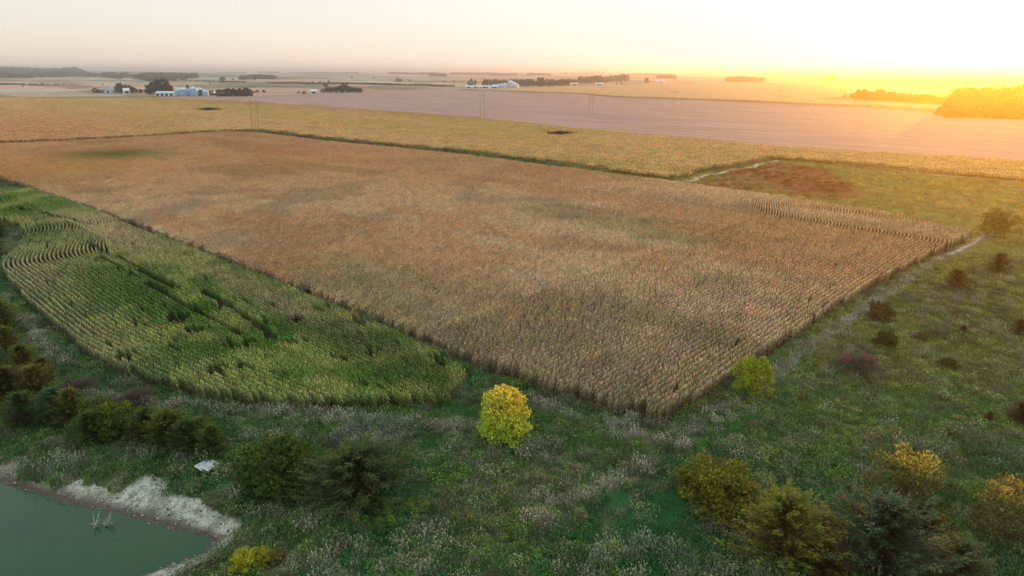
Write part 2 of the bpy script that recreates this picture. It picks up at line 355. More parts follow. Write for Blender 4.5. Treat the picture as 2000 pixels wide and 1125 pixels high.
    n2 = N(t, 'ShaderNodeTexNoise'); n2.inputs['Scale'].default_value = 1.0; n2.inputs['Detail'].default_value = 4; t.links.new(st.outputs[0], n2.inputs['Vector'])
    ad = N(t, 'ShaderNodeMath', operation='ADD'); t.links.new(n1.outputs['Fac'], ad.inputs[0]); t.links.new(n2.outputs['Fac'], ad.inputs[1])
    mr = N(t, 'ShaderNodeMapRange'); mr.inputs['From Min'].default_value = 0.6; mr.inputs['From Max'].default_value = 1.4; mr.inputs['To Min'].default_value = 0.65; mr.inputs['To Max'].default_value = 1.35; t.links.new(ad.outputs[0], mr.inputs['Value'])
    vs = N(t, 'ShaderNodeVectorMath', operation='SCALE'); t.links.new(mx.outputs[2], vs.inputs[0]); t.links.new(mr.outputs[0], vs.inputs['Scale']); t.links.new(vs.outputs[0], b.inputs['Base Color'])
    me.materials.append(m); o = link('ground', me); tag(o, kind='structure')
build_ground()

# clay bank of the pond: a finer sheet just above the ground
def build_bank():
    xs = np.arange(-75, -14, 0.22); ys = np.arange(40, 78, 0.22); X, Y = np.meshgrid(xs, ys); n, m_ = X.shape
    D = pdist(X.ravel(), Y.ravel(), POND).reshape(X.shape); I = inpoly(X, Y, POND)
    px, py = proj(X, Y, T(X.ravel(), Y.ravel()).reshape(X.shape))
    wid = bank_w(X, Y, px, py)
    rill = (vnoise((X - Y * 0.2) / 0.9, (X * 0.2 + Y) / 5, 72) - 0.5) * 0.25
    keep = (I & (D < 2.0)) | (~I & (D < wid))
    Z = T(X.ravel(), Y.ravel()).reshape(X.shape) + 0.03 + np.where(I, 0, rill * np.clip(D, 0, 1)) + 0.12 * (fbm(X / 0.8, Y / 0.8, 73, 3) - 0.5)
    idx = np.arange(n * m_).reshape(n, m_); q = np.stack([idx[:-1, :-1], idx[:-1, 1:], idx[1:, 1:], idx[1:, :-1]], -1).reshape(-1, 4)
    kf = keep.ravel()[q].all(1); q = q[kf]; used = np.unique(q); rm = -np.ones(n * m_, int); rm[used] = np.arange(len(used)); q = rm[q]
    P = np.stack([X.ravel(), Y.ravel(), Z.ravel()], -1)[used]
    me = bpy.data.meshes.new('bank'); me.from_pydata(P.tolist(), [], q.tolist())
    d = D.ravel()[used]; ins = I.ravel()[used]; x = P[:, 0]; y = P[:, 1]
    n1 = fbm(x / 1.7, y / 1.7, 74); n2 = fbm(x / 0.5, y / 0.5, 75)
    c = np.empty((len(P), 3)); c[:] = (0.40, 0.41, 0.35)
    c = mixc(c, np.array((0.16, 0.16, 0.13)), sst(0.5, 0.66, n1) * 0.6); c = mixc(c, np.array((0.13, 0.13, 0.10)), sst(0.52, 0.66, n2) * 0.7)
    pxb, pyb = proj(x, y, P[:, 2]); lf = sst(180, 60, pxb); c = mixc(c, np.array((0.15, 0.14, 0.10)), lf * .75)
    mud = (1 - sst(0.3, 0.9 + 1.8 * vnoise(x / 5, y / 5, 76) * (.4 + .8 * lf), d)) * (~ins) + ins
    c = mixc(c, np.array((0.06, 0.048, 0.036)), np.clip(mud, 0, 1) * 0.92)
    a = me.attributes.new('gcol', 'FLOAT_COLOR', 'POINT'); a.data.foreach_set('color', np.concatenate([c, np.ones((len(P), 1))], 1).ravel().astype(np.float32))
    m = bpy.data.materials.new('clay'); m.use_nodes = True; t = m.node_tree; b = t.nodes['Principled BSDF']; b.inputs['Roughness'].default_value = 0.9
    ga = N(t, 'ShaderNodeAttribute'); ga.attribute_name = 'gcol'; nz = N(t, 'ShaderNodeTexNoise'); nz.inputs['Scale'].default_value = 5; nz.inputs['Detail'].default_value = 8
    geo = N(t, 'ShaderNodeNewGeometry'); t.links.new(geo.outputs['Position'], nz.inputs['Vector'])
    mr = N(t, 'ShaderNodeMapRange'); mr.inputs['From Min'].default_value = 0.35; mr.inputs['From Max'].default_value = 0.65; mr.inputs['To Min'].default_value = 0.6; mr.inputs['To Max'].default_value = 1.3; t.links.new(nz.outputs['Fac'], mr.inputs['Value'])
    vs = N(t, 'ShaderNodeVectorMath', operation='SCALE'); t.links.new(ga.outputs['Color'], vs.inputs[0]); t.links.new(mr.outputs[0], vs.inputs['Scale']); t.links.new(vs.outputs[0], b.inputs['Base Color'])
    bp = N(t, 'ShaderNodeBump'); bp.inputs['Distance'].default_value = 0.12; t.links.new(nz.outputs['Fac'], bp.inputs['Height']); t.links.new(bp.outputs[0], b.inputs['Normal'])
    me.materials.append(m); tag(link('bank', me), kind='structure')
    return wid, X, Y
build_bank()
def bank_mask(x, y):
    d = pdist(x, y, POND); i = inpoly(x, y, POND); px, py = proj(x, y, T(x, y))
    wid = bank_w(x, y, px, py)
    return i | (d < wid - 0.1)

# pond water
def build_water():
    bm = bmesh.new(); f = bm.faces.new([bm.verts.new((x, y, PZ)) for x, y in POND]); 
    if f.normal.z < 0: bmesh.ops.reverse_faces(bm, faces=[f])
    me = bpy.data.meshes.new('water'); bm.to_mesh(me); bm.free()
    m = bpy.data.materials.new('pond_water'); m.use_nodes = True; t = m.node_tree; b = t.nodes['Principled BSDF']
    b.inputs['Roughness'].default_value = 0.12; b.inputs['IOR'].default_value = 1.33; b.inputs['Specular IOR Level'].default_value = 0.5
    geo = N(t, 'ShaderNodeNewGeometry'); nz = N(t, 'ShaderNodeTexNoise'); nz.inputs['Scale'].default_value = 2.2; nz.inputs['Detail'].default_value = 6; t.links.new(geo.outputs['Position'], nz.inputs['Vector'])
    n2 = N(t, 'ShaderNodeTexNoise'); n2.inputs['Scale'].default_value = 0.12; n2.inputs['Detail'].default_value = 3; t.links.new(geo.outputs['Position'], n2.inputs['Vector'])
    r = N(t, 'ShaderNodeValToRGB'); e = r.color_ramp.elements; e[0].position = 0.35; e[0].color = (0.004, 0.048, 0.020, 1); e[1].position = 0.65; e[1].color = (0.010, 0.058, 0.016, 1)
    t.links.new(n2.outputs['Fac'], r.inputs[0]); t.links.new(r.outputs[0], b.inputs['Base Color'])
    bp = N(t, 'ShaderNodeBump'); bp.inputs['Strength'].default_value = 0.5; bp.inputs['Distance'].default_value = 0.05; t.links.new(nz.outputs['Fac'], bp.inputs['Height']); t.links.new(bp.outputs[0], b.inputs['Normal'])
    me.materials.append(m); tag(link('water', me), kind='structure')
build_water()

def strip_path(name, c, wd, side, wig, m):
    P = []
    for i in range(len(c) - 1):
        n_ = max(4, int(math.dist(c[i], c[i + 1]) / 2.0))
        for k in range(n_): P.append((c[i][0] + (c[i + 1][0] - c[i][0]) * k / n_, c[i][1] + (c[i + 1][1] - c[i][1]) * k / n_))
    P.append(c[-1]); b = MB(); dx, dy = c[-1][0] - c[0][0], c[-1][1] - c[0][1]; L_ = math.hypot(dx, dy); nx, ny = -dy / L_, dx / L_; rows_ = []
    for i, p in enumerate(P):
        wv = wig * math.sin(i * .5) + random.uniform(-.5, .5) * wig; w_ = wd * random.uniform(.75, 1.2); o = [(p[0] - nx * (w_ * (k / 2 - side) + wv), p[1] - ny * (w_ * (k / 2 - side) + wv)) for k in (0, 1, 2)]
        rows_.append([(q[0], q[1], float(T(np.array([q[0]]), np.array([q[1]]))[0]) + .12) for q in o])
    for r0, r1 in zip(rows_, rows_[1:]):
        for k in (0, 1): b.quad(r0[k], r0[k + 1], r1[k + 1], r1[k])
    tag(link(name, b.mesh(name, m)), kind='structure')
strip_path('dirt_path', ups([(1322, 354), (1345, 352), (1375, 343), (1410, 335), (1450, 329), (1480, 321), (1512, 313)]), 2.6, 0, 1.2, mat('pale_dirt', (.46, .37, .26), .95, .05, noise=(.4, .3)))
strip_path('dirt_path', LINES_PALE[1][2:], 1.0, .5, .25, mat('field_track', (.33, .30, .25), .95, .05, noise=(1.2, .35)))
# ------------------------------------------------------------------ corn
def corn_piece(rng, L=2.0, dense=12, h=2.3, width=0.055, lat=1.0, var=.2, ridge=False):
    b = MB()
    for k in range(dense):
        x = -L / 2 + L * (k + rng.random()) / dense; y = rng.gauss(0, 0.05); H = h * (1.0 - var * .6 + var * rng.random()); lean = rng.gauss(0, 0.06), rng.gauss(0, 0.06 * (1 if lat > .4 else .3))
        v = 0.75 + 0.5 * rng.random()
        top = (x + lean[0] * H, y + lean[1] * H, H)
        a0 = rng.random() * 6.28
        b.strip([(x, y, 0), (x + lean[0] * H * .5, y + lean[1] * H * .5, H * .5), top], [0.02, 0.018, 0.01], (math.cos(a0), math.sin(a0), 0), (0.8 * v, 0.75 * v, 0.6 * v))
        for j in range(9):
            z = H * (0.18 + 0.78 * (j + rng.random() * .6) / 9.0); a = a0 + (j % 2) * math.pi + rng.gauss(0, 0.5); l = 0.35 + 0.4 * rng.random(); l *= 1.0 if j < 7 else 0.7
            bx = x + lean[0] * z; by = y + lean[1] * z; dx, dy = math.cos(a), math.sin(a) * lat; rise = 0.25 + 0.2 * rng.random() + (1 - lat) * .5; drp = 0.15 + 0.5 * rng.random()
            p = [(bx, by, z), (bx + dx * l * .45, by + dy * l * .45, z + rise * l), (bx + dx * l, by + dy * l, z + rise * l - drp * l * 1.2)]
            w = width * (0.8 + 0.4 * rng.random()); c = v * (0.4 + 1.15 * rng.random()); c *= (.35 + .95 * (z / H) ** 1.5) if ridge else (0.8 + 0.35 * z / H)  # leaves darken downward: row shade put into the colour, with pale dry tops
            b.strip(p, [w * .7, w, 0.012], (-dy, dx, 0.15), (c, c * (0.95 + 0.1 * rng.random()), c * (0.8 + 0.3 * rng.random())))
        for j in range(2):
            a = rng.random() * 6.28; q = (top[0] + 0.12 * math.cos(a), top[1] + 0.12 * math.sin(a), H + 0.28)
            b.strip([top, q], [0.018, 0.012], (-math.sin(a), math.cos(a), 0), (1.5 * v, 1.35 * v, 1.15 * v) if ridge else (1.15 * v, 1.0 * v, 0.8 * v))
    return b
def corn_patch(rng, Lx=4.0, n=170, h=2.3):
    """a block of far corn: upright leaf blades over a ragged canopy"""
    b = MB()
    for k in range(n):
        x = (rng.random() - .5) * Lx; y = (rng.random() - .5) * Lx; a = rng.random() * 6.28; H = h * (0.85 + 0.22 * rng.random()); c = 0.45 + 1.1 * rng.random(); w = 0.09 + 0.1 * rng.random()
        l = 0.3 + 0.4 * rng.random(); dx, dy = math.cos(a) * l, math.sin(a) * l
        b.strip([(x, y, 1.1), (x + dx * .4, y + dy * .4, H), (x + dx, y + dy, H - 0.25)], [w, w, 0.03], (-math.sin(a), math.cos(a), 0), (c, c, c * 0.95))
    return b
rr = random.Random(3)
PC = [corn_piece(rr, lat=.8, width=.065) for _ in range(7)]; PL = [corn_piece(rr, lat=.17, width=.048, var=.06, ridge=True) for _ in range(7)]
PP = [corn_patch(rr) for _ in range(5)]

def rows(poly, along, spacing, piece, jitter, bend, lo, hi, a0, a1):
    """points along parallel rows; along='u' rows run in u and step in v"""
    out = []
    for off in np.arange(lo, hi, spacing):
        s = np.arange(a0, a1, piece) + RNG.random() * piece; o = np.full_like(s, off) + RNG.normal(0, jitter, s.shape)
        ds = bend(s + 0.5, off) - bend(s - 0.5, off); o = o + bend(s, off)
        if along == 'u': x, y = uv2xy(s, o); dx, dy = UX + ds * VX, UY + ds * VY
        else: x, y = uv2xy(o, s); dx, dy = VX + ds * UX, VY + ds * UY
        out.append(np.stack([x, y, np.arctan2(dy, dx) + 0 * s, s, o], -1))
    o = np.concatenate(out); return o[inpoly(o[:, 0], o[:, 1], poly)]

def finish(name, P, protos, tintf, hfun, label, cat, m=M_INST, stretch=1.0, pick=None):
    x, y = P[:, 0], P[:, 1]; z = T(x, y); n = len(P); px, py = proj(x, y, z + 2)
    vis = (px > -260) & (px < 2260) & (py < 1300) & (y > 0); P = P[vis]; x, y, z, px, py = x[vis], y[vis], z[vis], px[vis], py[vis]; n = len(P)
    rot = np.zeros((n, 3)); rot[:, 2] = P[:, 2] + math.pi * (RNG.random(n) < .5); h = hfun(x, y, px, py)
    scl = np.stack([np.full(n, stretch), np.ones(n), h], -1); t = tintf(x, y, px, py)
    print(name, n)
    return scatter(name, protos, np.stack([x, y, z - 0.02], -1), rot, scl, RNG.integers(0, len(protos), n) if pick is None else pick(x, y), t, m, label, cat)

TAN = np.array((0.58, 0.45, 0.30)); RUST = np.array((0.50, 0.29, 0.15)); PALE = np.array((0.50, 0.40, 0.29)); OLIVE = np.array((0.235, 0.225, 0.10)); GOLD = np.array((0.50, 0.34, 0.13)); GREY = np.array((0.40, 0.32, 0.22))
GRN = np.array((0.10, 0.21, 0.045)); YGR = np.array((0.36, 0.40, 0.15)); DGR = np.array((0.055, 0.12, 0.035)); PGR = np.array((0.33, 0.34, 0.21))
MEADOW = 0.95
def jit(t, a=0.18):
    return np.clip(t * (1 + (RNG.random((len(t), 1)) - .5) * 2 * a) * (1 + (RNG.random((len(t), 3)) - .5) * 0.16), 0.005, 0.9)
def tint_main(x, y, px, py):
    u, v = xy2uv(x, y); n1 = fbm(u / 55, v / 18, 51); n2 = fbm(x / 14, y / 14, 52); n3 = fbm(u / 90, v / 25, 53)
    t = np.tile(TAN, (len(x), 1)); t = mixc(t, GREY, sst(0.45, 0.65, n2) * .8)
    t = mixc(t, OLIVE, sst(0.5, 0.68, n3) * 0.5)
    t = mixc(t, RUST, sst(0.48, 0.64, n1) * 0.5 * sst(700, 520, py))
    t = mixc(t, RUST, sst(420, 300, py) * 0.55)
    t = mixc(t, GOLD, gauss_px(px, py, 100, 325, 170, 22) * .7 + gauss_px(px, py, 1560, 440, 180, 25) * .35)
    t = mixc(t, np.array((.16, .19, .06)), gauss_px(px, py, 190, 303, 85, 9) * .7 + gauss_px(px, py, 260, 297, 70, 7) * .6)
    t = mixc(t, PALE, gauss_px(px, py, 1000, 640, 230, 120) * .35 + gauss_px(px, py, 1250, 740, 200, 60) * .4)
    t = mixc(t, OLIVE * 1.1, gauss_px(px, py, 1260, 800, 90, 25) * .7)
    return jit(t, .17)
def tint_yel(x, y, px, py):
    u, v = xy2uv(x, y); n1 = fbm(u / 160, v / 30, 54); n2 = fbm(x / 20, y / 20, 55)
    t = np.tile(np.array((0.68, 0.46, 0.21)), (len(x), 1)); t = mixc(t, np.array((0.55, 0.43, 0.13)), sst(0.46, 0.64, n1) * .6)
    t = mixc(t, GOLD * 1.2, sst(0.5, 0.62, n2) * .5)
    t = mixc(t, RUST * 1.25, sst(0, 1, 1 - np.clip((px - 60) / 420, 0, 1)) * sst(200, 250, py - px * 0.0) * .9 * sst(430, 0, px - (py - 210) * 6))
    t = mixc(t, np.array((0.50, 0.30, 0.16)), sst(12, 0, py - (188 + (px - 300) * 0.062)) * .6)
    return jit(t, .15)
def tint_left(x, y, px, py):
    u, v = xy2uv(x, y); n1 = fbm(u / 22, v / 7, 56); n2 = fbm(x / 6, y / 6, 57)
    t = np.tile(GRN, (len(x), 1)); t = mixc(t, YGR, sst(0.38, 0.62, n2) * .75)
    edge = np.clip(1 - (v - 25) / 13, 0, 1) * sst(60, 110, u); t = mixc(t, PGR, edge * .75)
    top = sst(480, 420, py); t = mixc(t, PALE * np.array((.9, .92, .85)), np.maximum(gauss_px(px, py, 225, 450, 120, 35, 22), gauss_px(px, py, 560, 590, 190, 26, 24) * .75) * .9)
    t = mixc(t, PGR * .9, gauss_px(px, py, 90, 505, 110, 75) * .6)
    t = mixc(t, GRN * .9, gauss_px(px, py, 110, 395, 90, 14) * .8)
    t = mixc(t, DGR, (gauss_px(px, py, 700, 665, 140, 34, 15) * .8 + gauss_px(px, py, 320, 590, 140, 26, 27) * .4 + gauss_px(px, py, 850, 720, 70, 45) * .4) * (.4 + .9 * fbm(x / 3, y / 3, 58)))
    t = mixc(t, YGR * 1.05, gauss_px(px, py, 620, 700, 90, 18) * .6 + gauss_px(px, py, 840, 690, 70, 12, 30) * .6 + gauss_px(px, py, 720, 780, 150, 25) * .5)
    return jit(t, .17)

bend0 = lambda s, o: 0 * s
def bend_main(s, o): return 12 * sst(182, 212, s) * (np.clip((120 - o) / 60, 0, 1))
M_ = np.concatenate([rows(MAIN, 'v', 0.86, 2.0, 0.02, bend_main, 20, 76, 40, 300), rows(MAIN, 'v', 0.76, 2.0, 0.05, bend_main, 76, 470, 40, 300)])
# a few skips, and random thinning away from the straight rows by the right edge
M_ = M_[RNG.random(len(M_)) > 0.006]
def pick_main(x, y):
    u, v = xy2uv(x, y); n = len(u); e_ = (u < 77) | ((v > 186) & (u < 140)); return np.where(e_, 7 + RNG.integers(0, 7, n), RNG.integers(0, 7, n))
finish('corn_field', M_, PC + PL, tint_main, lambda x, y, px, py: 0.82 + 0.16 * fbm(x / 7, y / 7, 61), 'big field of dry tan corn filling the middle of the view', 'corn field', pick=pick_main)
def bend_left(s, o): return 14.5 * sst(163, 207, s) * np.clip((50 - o) / 3.0, 0, 1) + 0.12 * np.clip(112 - s, 0, 60) * np.clip((48 - o) / 12, 0, 1)
Lp = rows(LEFT, 'u', 0.82, 2.0, 0.03, bend_left, 8, 66, 40, 330)
TRK = [ups(l, 1.6) for l in ([(172, 476), (215, 498), (300, 540), (345, 563)], [(170, 490), (215, 514), (290, 556), (400, 618), (470, 652)], [(395, 570), (440, 592), (500, 632), (530, 660)], [(560, 672), (640, 664), (715, 652)], [(30, 405), (130, 428), (180, 440)])]
def tracks(x, y):
    d = np.full(len(x), 99.)
    for L in TRK: d = np.minimum(d, pdist(x, y, L, False))
    return (d < .35 + .6 * vnoise(x / 6, y / 6, 31)) & (vnoise(x / 9, y / 9, 30) > .2)
pxl, pyl = proj(Lp[:, 0], Lp[:, 1], T(Lp[:, 0], Lp[:, 1]) + 1)
Lp = Lp[~tracks(Lp[:, 0], Lp[:, 1]) & (RNG.random(len(Lp)) > 0.01) & ~((fbm(Lp[:, 0] / 5, Lp[:, 1] / 5, 77) > .69) & (pyl > 600))]
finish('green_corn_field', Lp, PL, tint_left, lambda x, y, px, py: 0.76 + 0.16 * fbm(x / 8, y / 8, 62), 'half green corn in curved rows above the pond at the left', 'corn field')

# far yellow corn: dense patches
def patch_grid(poly, step, holes=()):
    u, v = [xy2uv(*p)[0] for p in poly], [xy2uv(*p)[1] for p in poly]
    U, V = np.meshgrid(np.arange(min(u), max(u), step), np.arange(min(v), max(v), step)); U = U.ravel() + RNG.normal(0, .25, U.size) ; V = V.ravel() + RNG.normal(0, .25, V.size)
    x, y = uv2xy(U, V); k = inpoly(x, y, poly)
    for h in holes: k &= ~inpoly(x, y, h)
    x, y = x[k], y[k]; return np.stack([x, y, np.full(len(x), math.atan2(UY, UX))], -1)
def prism(poly, h, name, m, step, holes=(), top=None):
    """canopy body of a far crop: polygon extruded up from the ground, cut on a grid so that it follows the land"""
    bm = bmesh.new(); f = bm.faces.new([bm.verts.new((x, y, 0)) for x, y in poly])
    bmesh.ops.triangulate(bm, faces=[f])
    xs = [p[0] for p in poly]; ys = [p[1] for p in poly]
    for a in np.arange(min(xs), max(xs), step): bmesh.ops.bisect_plane(bm, geom=bm.verts[:] + bm.edges[:] + bm.faces[:], plane_co=(a, 0, 0), plane_no=(1, 0, 0))
    for a in np.arange(min(ys), max(ys), step): bmesh.ops.bisect_plane(bm, geom=bm.verts[:] + bm.edges[:] + bm.faces[:], plane_co=(0, a, 0), plane_no=(0, 1, 0))
    for v in bm.verts: v.co.z = float(T(np.array([v.co.x]), np.array([v.co.y]))[0]) - 0.05
    for fc in bm.faces:
        if fc.normal.z < 0: fc.normal_flip()
    bm.normal_update()
    r = bmesh.ops.extrude_face_region(bm, geom=bm.faces[:]); 
    for v in [g for g in r['geom'] if isinstance(g, bmesh.types.BMVert)]: v.co.z += h + 0.05
    bmesh.ops.recalc_face_normals(bm, faces=bm.faces[:])
    me = bpy.data.meshes.new(name); bm.to_mesh(me); bm.free(); me.materials.append(m); return me
YP = patch_grid(YEL, 3.4, HOLES)
finish('yellow_corn_field', YP, PP, tint_yel, lambda x, y, px, py: 0.95 + 0.12 * fbm(x / 12, y / 12, 63), 'long yellow green corn field beyond the tan field', 'corn field')
def hole_cut():
    m = mat('corn_inside', (0.20, 0.16, 0.07), 0.95, 0.05, noise=(0.9, 0.4))
    me = prism(YEL, 1.5, 'undergrowth', m, 40)
    # cut the two clearings out of the body
    bm = bmesh.new(); bm.from_mesh(me)
    for h in HOLES:
        n = len(h)
        cx = sum(p[0] for p in h) / n; cy = sum(p[1] for p in h) / n
        for i in range(n):
            (x1, y1), (x2, y2) = h[i], h[(i + 1) % n]; L_ = math.hypot(x2 - x1, y2 - y1)
            bmesh.ops.bisect_plane(bm, geom=[g for g in bm.verts[:] + bm.edges[:] + bm.faces[:]], plane_co=(x1, y1, 0), plane_no=(-(y2 - y1) / L_, (x2 - x1) / L_, 0))
        dele = [f for f in bm.faces if bool(inpoly(np.array([f.calc_center_median().x]), np.array([f.calc_center_median().y]), h)[0]) ]
        bmesh.ops.delete(bm, geom=dele, context='FACES')
    bm.to_mesh(me); bm.free()
    tag(link('corn_undergrowth', me), 'shaded stalks under the yellow green corn canopy', 'corn field', kind='stuff')
hole_cut()
# the tan corn field beyond the cut field (too far for single blades)
m_far = bpy.data.materials.new('far_corn'); m_far.use_nodes = True
def far_corn_mat(m, c1, c2):
    t = m.node_tree; b = t.nodes['Principled BSDF']; b.inputs['Roughness'].default_value = .95; b.inputs['Specular IOR Level'].default_value = .05
    g = N(t, 'ShaderNodeNewGeometry'); n = N(t, 'ShaderNodeTexNoise'); n.inputs['Scale'].default_value = 0.05; n.inputs['Detail'].default_value = 9; n.inputs['Roughness'].default_value = .75; t.links.new(g.outputs['Position'], n.inputs['Vector'])
    r = N(t, 'ShaderNodeValToRGB'); e = r.color_ramp.elements; e[0].position = .35; e[0].color = (*c1, 1); e[1].position = .65; e[1].color = (*c2, 1); t.links.new(n.outputs['Fac'], r.inputs[0]); t.links.new(r.outputs[0], b.inputs['Base Color'])
far_corn_mat(m_far, (0.36, 0.22, 0.11), (0.50, 0.32, 0.17))
me = prism(CORN2, 2.4, 'far_corn', m_far, 60); tag(link('far_corn_field', me), 'pale orange corn field beyond the cut brown field', 'corn field', kind='stuff')

# ------------------------------------------------------------------ meadow plants
def tuft(rng, rad, n, h, w, lean, spread=1.0, head=False):
    b = MB()
    for k in range(n):
        r = rad * math.sqrt(rng.random()); a = rng.random() * 6.28; x, y = r * math.cos(a), r * math.sin(a); H = h * (0.5 + 0.7 * rng.random()); aa = rng.random() * 6.28; l = lean * H * (0.4 + rng.random())
        dx, dy = math.cos(aa), math.sin(aa); c = 0.55 + 0.9 * rng.random(); col = (c * (0.9 + .2 * rng.random()), c, c * (.8 + .3 * rng.random()))
        b.strip([(x, y, 0), (x + dx * l * .4, y + dy * l * .4, H * .65), (x + dx * l, y + dy * l, H)], [w, w * .8, w * .25], (-dy, dx, 0), col)
        if head:
            px_, py_ = x + dx * l, y + dy * l
            for j in range(3):
                q = rng.random() * 6.28; s = 0.03 + 0.045 * rng.random(); zz = H - 0.2 * rng.random()
                b.quad((px_ - s, py_, zz), (px_, py_ - s * math.sin(q), zz + s * .5), (px_ + s, py_, zz + s), (px_, py_ + s, zz + s * .4), (c * 1.35, c * 1.25, c * 1.15))
    return b
def forb(rng, rad, n, h, leaf, ball=False):
    b = MB()
    for k in range(n):
        r = rad * rng.random() ** .5; a = rng.random() * 6.28; z = h * rng.random() ** .6 * math.sqrt(max(0.05, 1 - (r / rad) ** 2 * .8)); x, y = r * math.cos(a), r * math.sin(a)
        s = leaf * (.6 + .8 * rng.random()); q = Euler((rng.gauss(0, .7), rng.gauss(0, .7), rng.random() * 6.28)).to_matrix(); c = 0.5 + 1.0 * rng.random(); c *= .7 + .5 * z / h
        p = [Vector((x, y, z)) + q @ Vector(v) for v in ((-s, 0, 0), (0, -s * .4, .1 * s), (s, 0, 0), (0, s * .4, .1 * s))]
        b.quad(*[tuple(v) for v in p], (c * (.9 + .2 * rng.random()), c, c * (.8 + .3 * rng.random())))
    return b
rr = random.Random(11)
P_GRASS = [tuft(rr, 0.9, 70, 0.38, 0.022, .7) for _ in range(5)]
P_DEAD = [tuft(rr, 0.75, 34, 0.95, 0.016, .35, head=True) for _ in range(5)]
P_FORB = [forb(rr, 0.8, 90, 0.75, 0.10) for _ in range(5)]
NOCORN = [MAIN, LEFT, YEL]
def candidates(n, x0, x1, y0, y1, dens_far=1.0):
    x = RNG.uniform(x0, x1, n); y = RNG.uniform(y0, y1, n); px, py = proj(x, y, T(x, y)); k = (px > -120) & (px < 2120) & (py < 1220)
    return x[k], y[k], px[k], py[k]
def corn_free(x, y, margin=0.0):
    k = np.ones(len(x), bool)
    for P in NOCORN: k &= ~inpoly(x, y, P)
    k &= ~inpoly(x, y, HARV); return k
def meadow(name, protos, n_near, n_far, maskf, tintf, hf, label, cat):
    a = candidates(n_near, -110, 130, 40, 150); b = candidates(n_far, -330, 420, 100, 420)
    x, y, px, py = [np.concatenate([p, q]) for p, q in zip(a, b)]
    k = corn_free(x, y); x, y, px, py = x[k], y[k], px[k], py[k]
    k = RNG.random(len(x)) < maskf(x, y, px, py); x, y, px, py = x[k], y[k], px[k], py[k]
    nr = y < 125
    bk = np.zeros(len(x), bool); bk[nr] = bank_mask(x[nr], y[nr]); k = ~bk | (RNG.random(len(x)) < 0.0); x, y, px, py = x[k], y[k], px[k], py[k]
    n = len(x); rot = np.stack([RNG.normal(0, .08, n), RNG.normal(0, .08, n), RNG.random(n) * 6.28], -1); s = hf(x, y, px, py); sc = (0.6 + .7 * RNG.random(n)) * np.where(y > 160, 1.35, 1)
    print(name, n); t = tintf(x, y, px, py) * MEADOW
    scatter(name, protos, np.stack([x, y, T(x, y) - 0.03], -1), rot, np.stack([sc, sc, s * sc], -1), RNG.integers(0, len(protos), n), t, M_INST, label, cat)
def near_line(x, y, w):
    d = np.full(len(x), 99.)
    for L in LINES_PALE: d = np.minimum(d, pdist(x, y, L, False))
    return (d < w)
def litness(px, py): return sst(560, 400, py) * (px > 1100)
def t_grass(x, y, px, py):
    n = fbm(x / 9, y / 9, 81); t = np.tile(np.array((0.04, 0.155, 0.045)), (len(x), 1)); t = mixc(t, np.array((0.10, 0.185, 0.05)), sst(.42, .62, n)); t = mixc(t * 1.3, np.array((0.30, 0.30, 0.08)), sst(1200, 1700, px) * sst(950, 560, py) * .85)
    t = mixc(t, np.array((0.03, 0.14, 0.05)), gauss_px(px, py, 300, 760, 260, 60) * .6); t = mixc(t, np.array((0.07, 0.24, 0.05)), np.clip(gauss_px(px, py, 1450, 840, 110, 60) + gauss_px(px, py, 1130, 900, 120, 45) + gauss_px(px, py, 810, 950, 70, 35) + gauss_px(px, py, 1560, 740, 60, 50), 0, 1) * .75)
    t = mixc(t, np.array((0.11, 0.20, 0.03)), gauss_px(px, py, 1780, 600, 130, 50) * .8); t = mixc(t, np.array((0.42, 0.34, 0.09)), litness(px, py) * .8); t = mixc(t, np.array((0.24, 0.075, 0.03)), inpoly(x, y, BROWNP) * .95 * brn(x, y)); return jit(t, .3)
def t_dead(x, y, px, py):
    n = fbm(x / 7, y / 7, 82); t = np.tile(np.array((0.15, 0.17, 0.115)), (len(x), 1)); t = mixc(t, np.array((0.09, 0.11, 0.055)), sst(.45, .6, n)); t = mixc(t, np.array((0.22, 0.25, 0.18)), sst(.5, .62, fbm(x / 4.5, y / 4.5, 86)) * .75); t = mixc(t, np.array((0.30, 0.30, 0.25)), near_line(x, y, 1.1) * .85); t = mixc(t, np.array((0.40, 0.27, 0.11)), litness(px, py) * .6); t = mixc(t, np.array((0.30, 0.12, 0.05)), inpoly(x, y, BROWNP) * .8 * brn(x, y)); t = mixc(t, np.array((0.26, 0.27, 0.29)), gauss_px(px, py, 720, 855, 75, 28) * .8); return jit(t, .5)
def t_forb(x, y, px, py):
    n = fbm(x / 6, y / 6, 83); t = np.tile(np.array((0.11, 0.185, 0.045)), (len(x), 1)); t = mixc(t, np.array((0.035, 0.115, 0.035)), sst(.4, .6, n)); t = mixc(t * 1.25, np.array((0.24, 0.26, 0.14)), sst(.48, .62, fbm(x / 3, y / 3, 84)) * .75)
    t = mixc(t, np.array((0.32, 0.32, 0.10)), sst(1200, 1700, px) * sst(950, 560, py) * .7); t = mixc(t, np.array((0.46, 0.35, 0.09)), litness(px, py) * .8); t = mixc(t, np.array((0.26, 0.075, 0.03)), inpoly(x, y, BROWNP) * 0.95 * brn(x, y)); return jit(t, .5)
one = lambda x, y, px, py: np.ones(len(x))
LANE = ups([(20, 585), (95, 670), (170, 730), (250, 765), (340, 785), (480, 803), (620, 815), (900, 800), (930, 835), (760, 820), (600, 806), (430, 800), (300, 790), (215, 772), (120, 700), (50, 625)])
TRACKS = [ups([(1060, 800), (1110, 880), (1150, 930), (1060, 1010), (960, 1050), (840, 1125)]), ups([(1120, 800), (1160, 870), (1200, 930), (1110, 1020), (1000, 1075), (930, 1125)])]
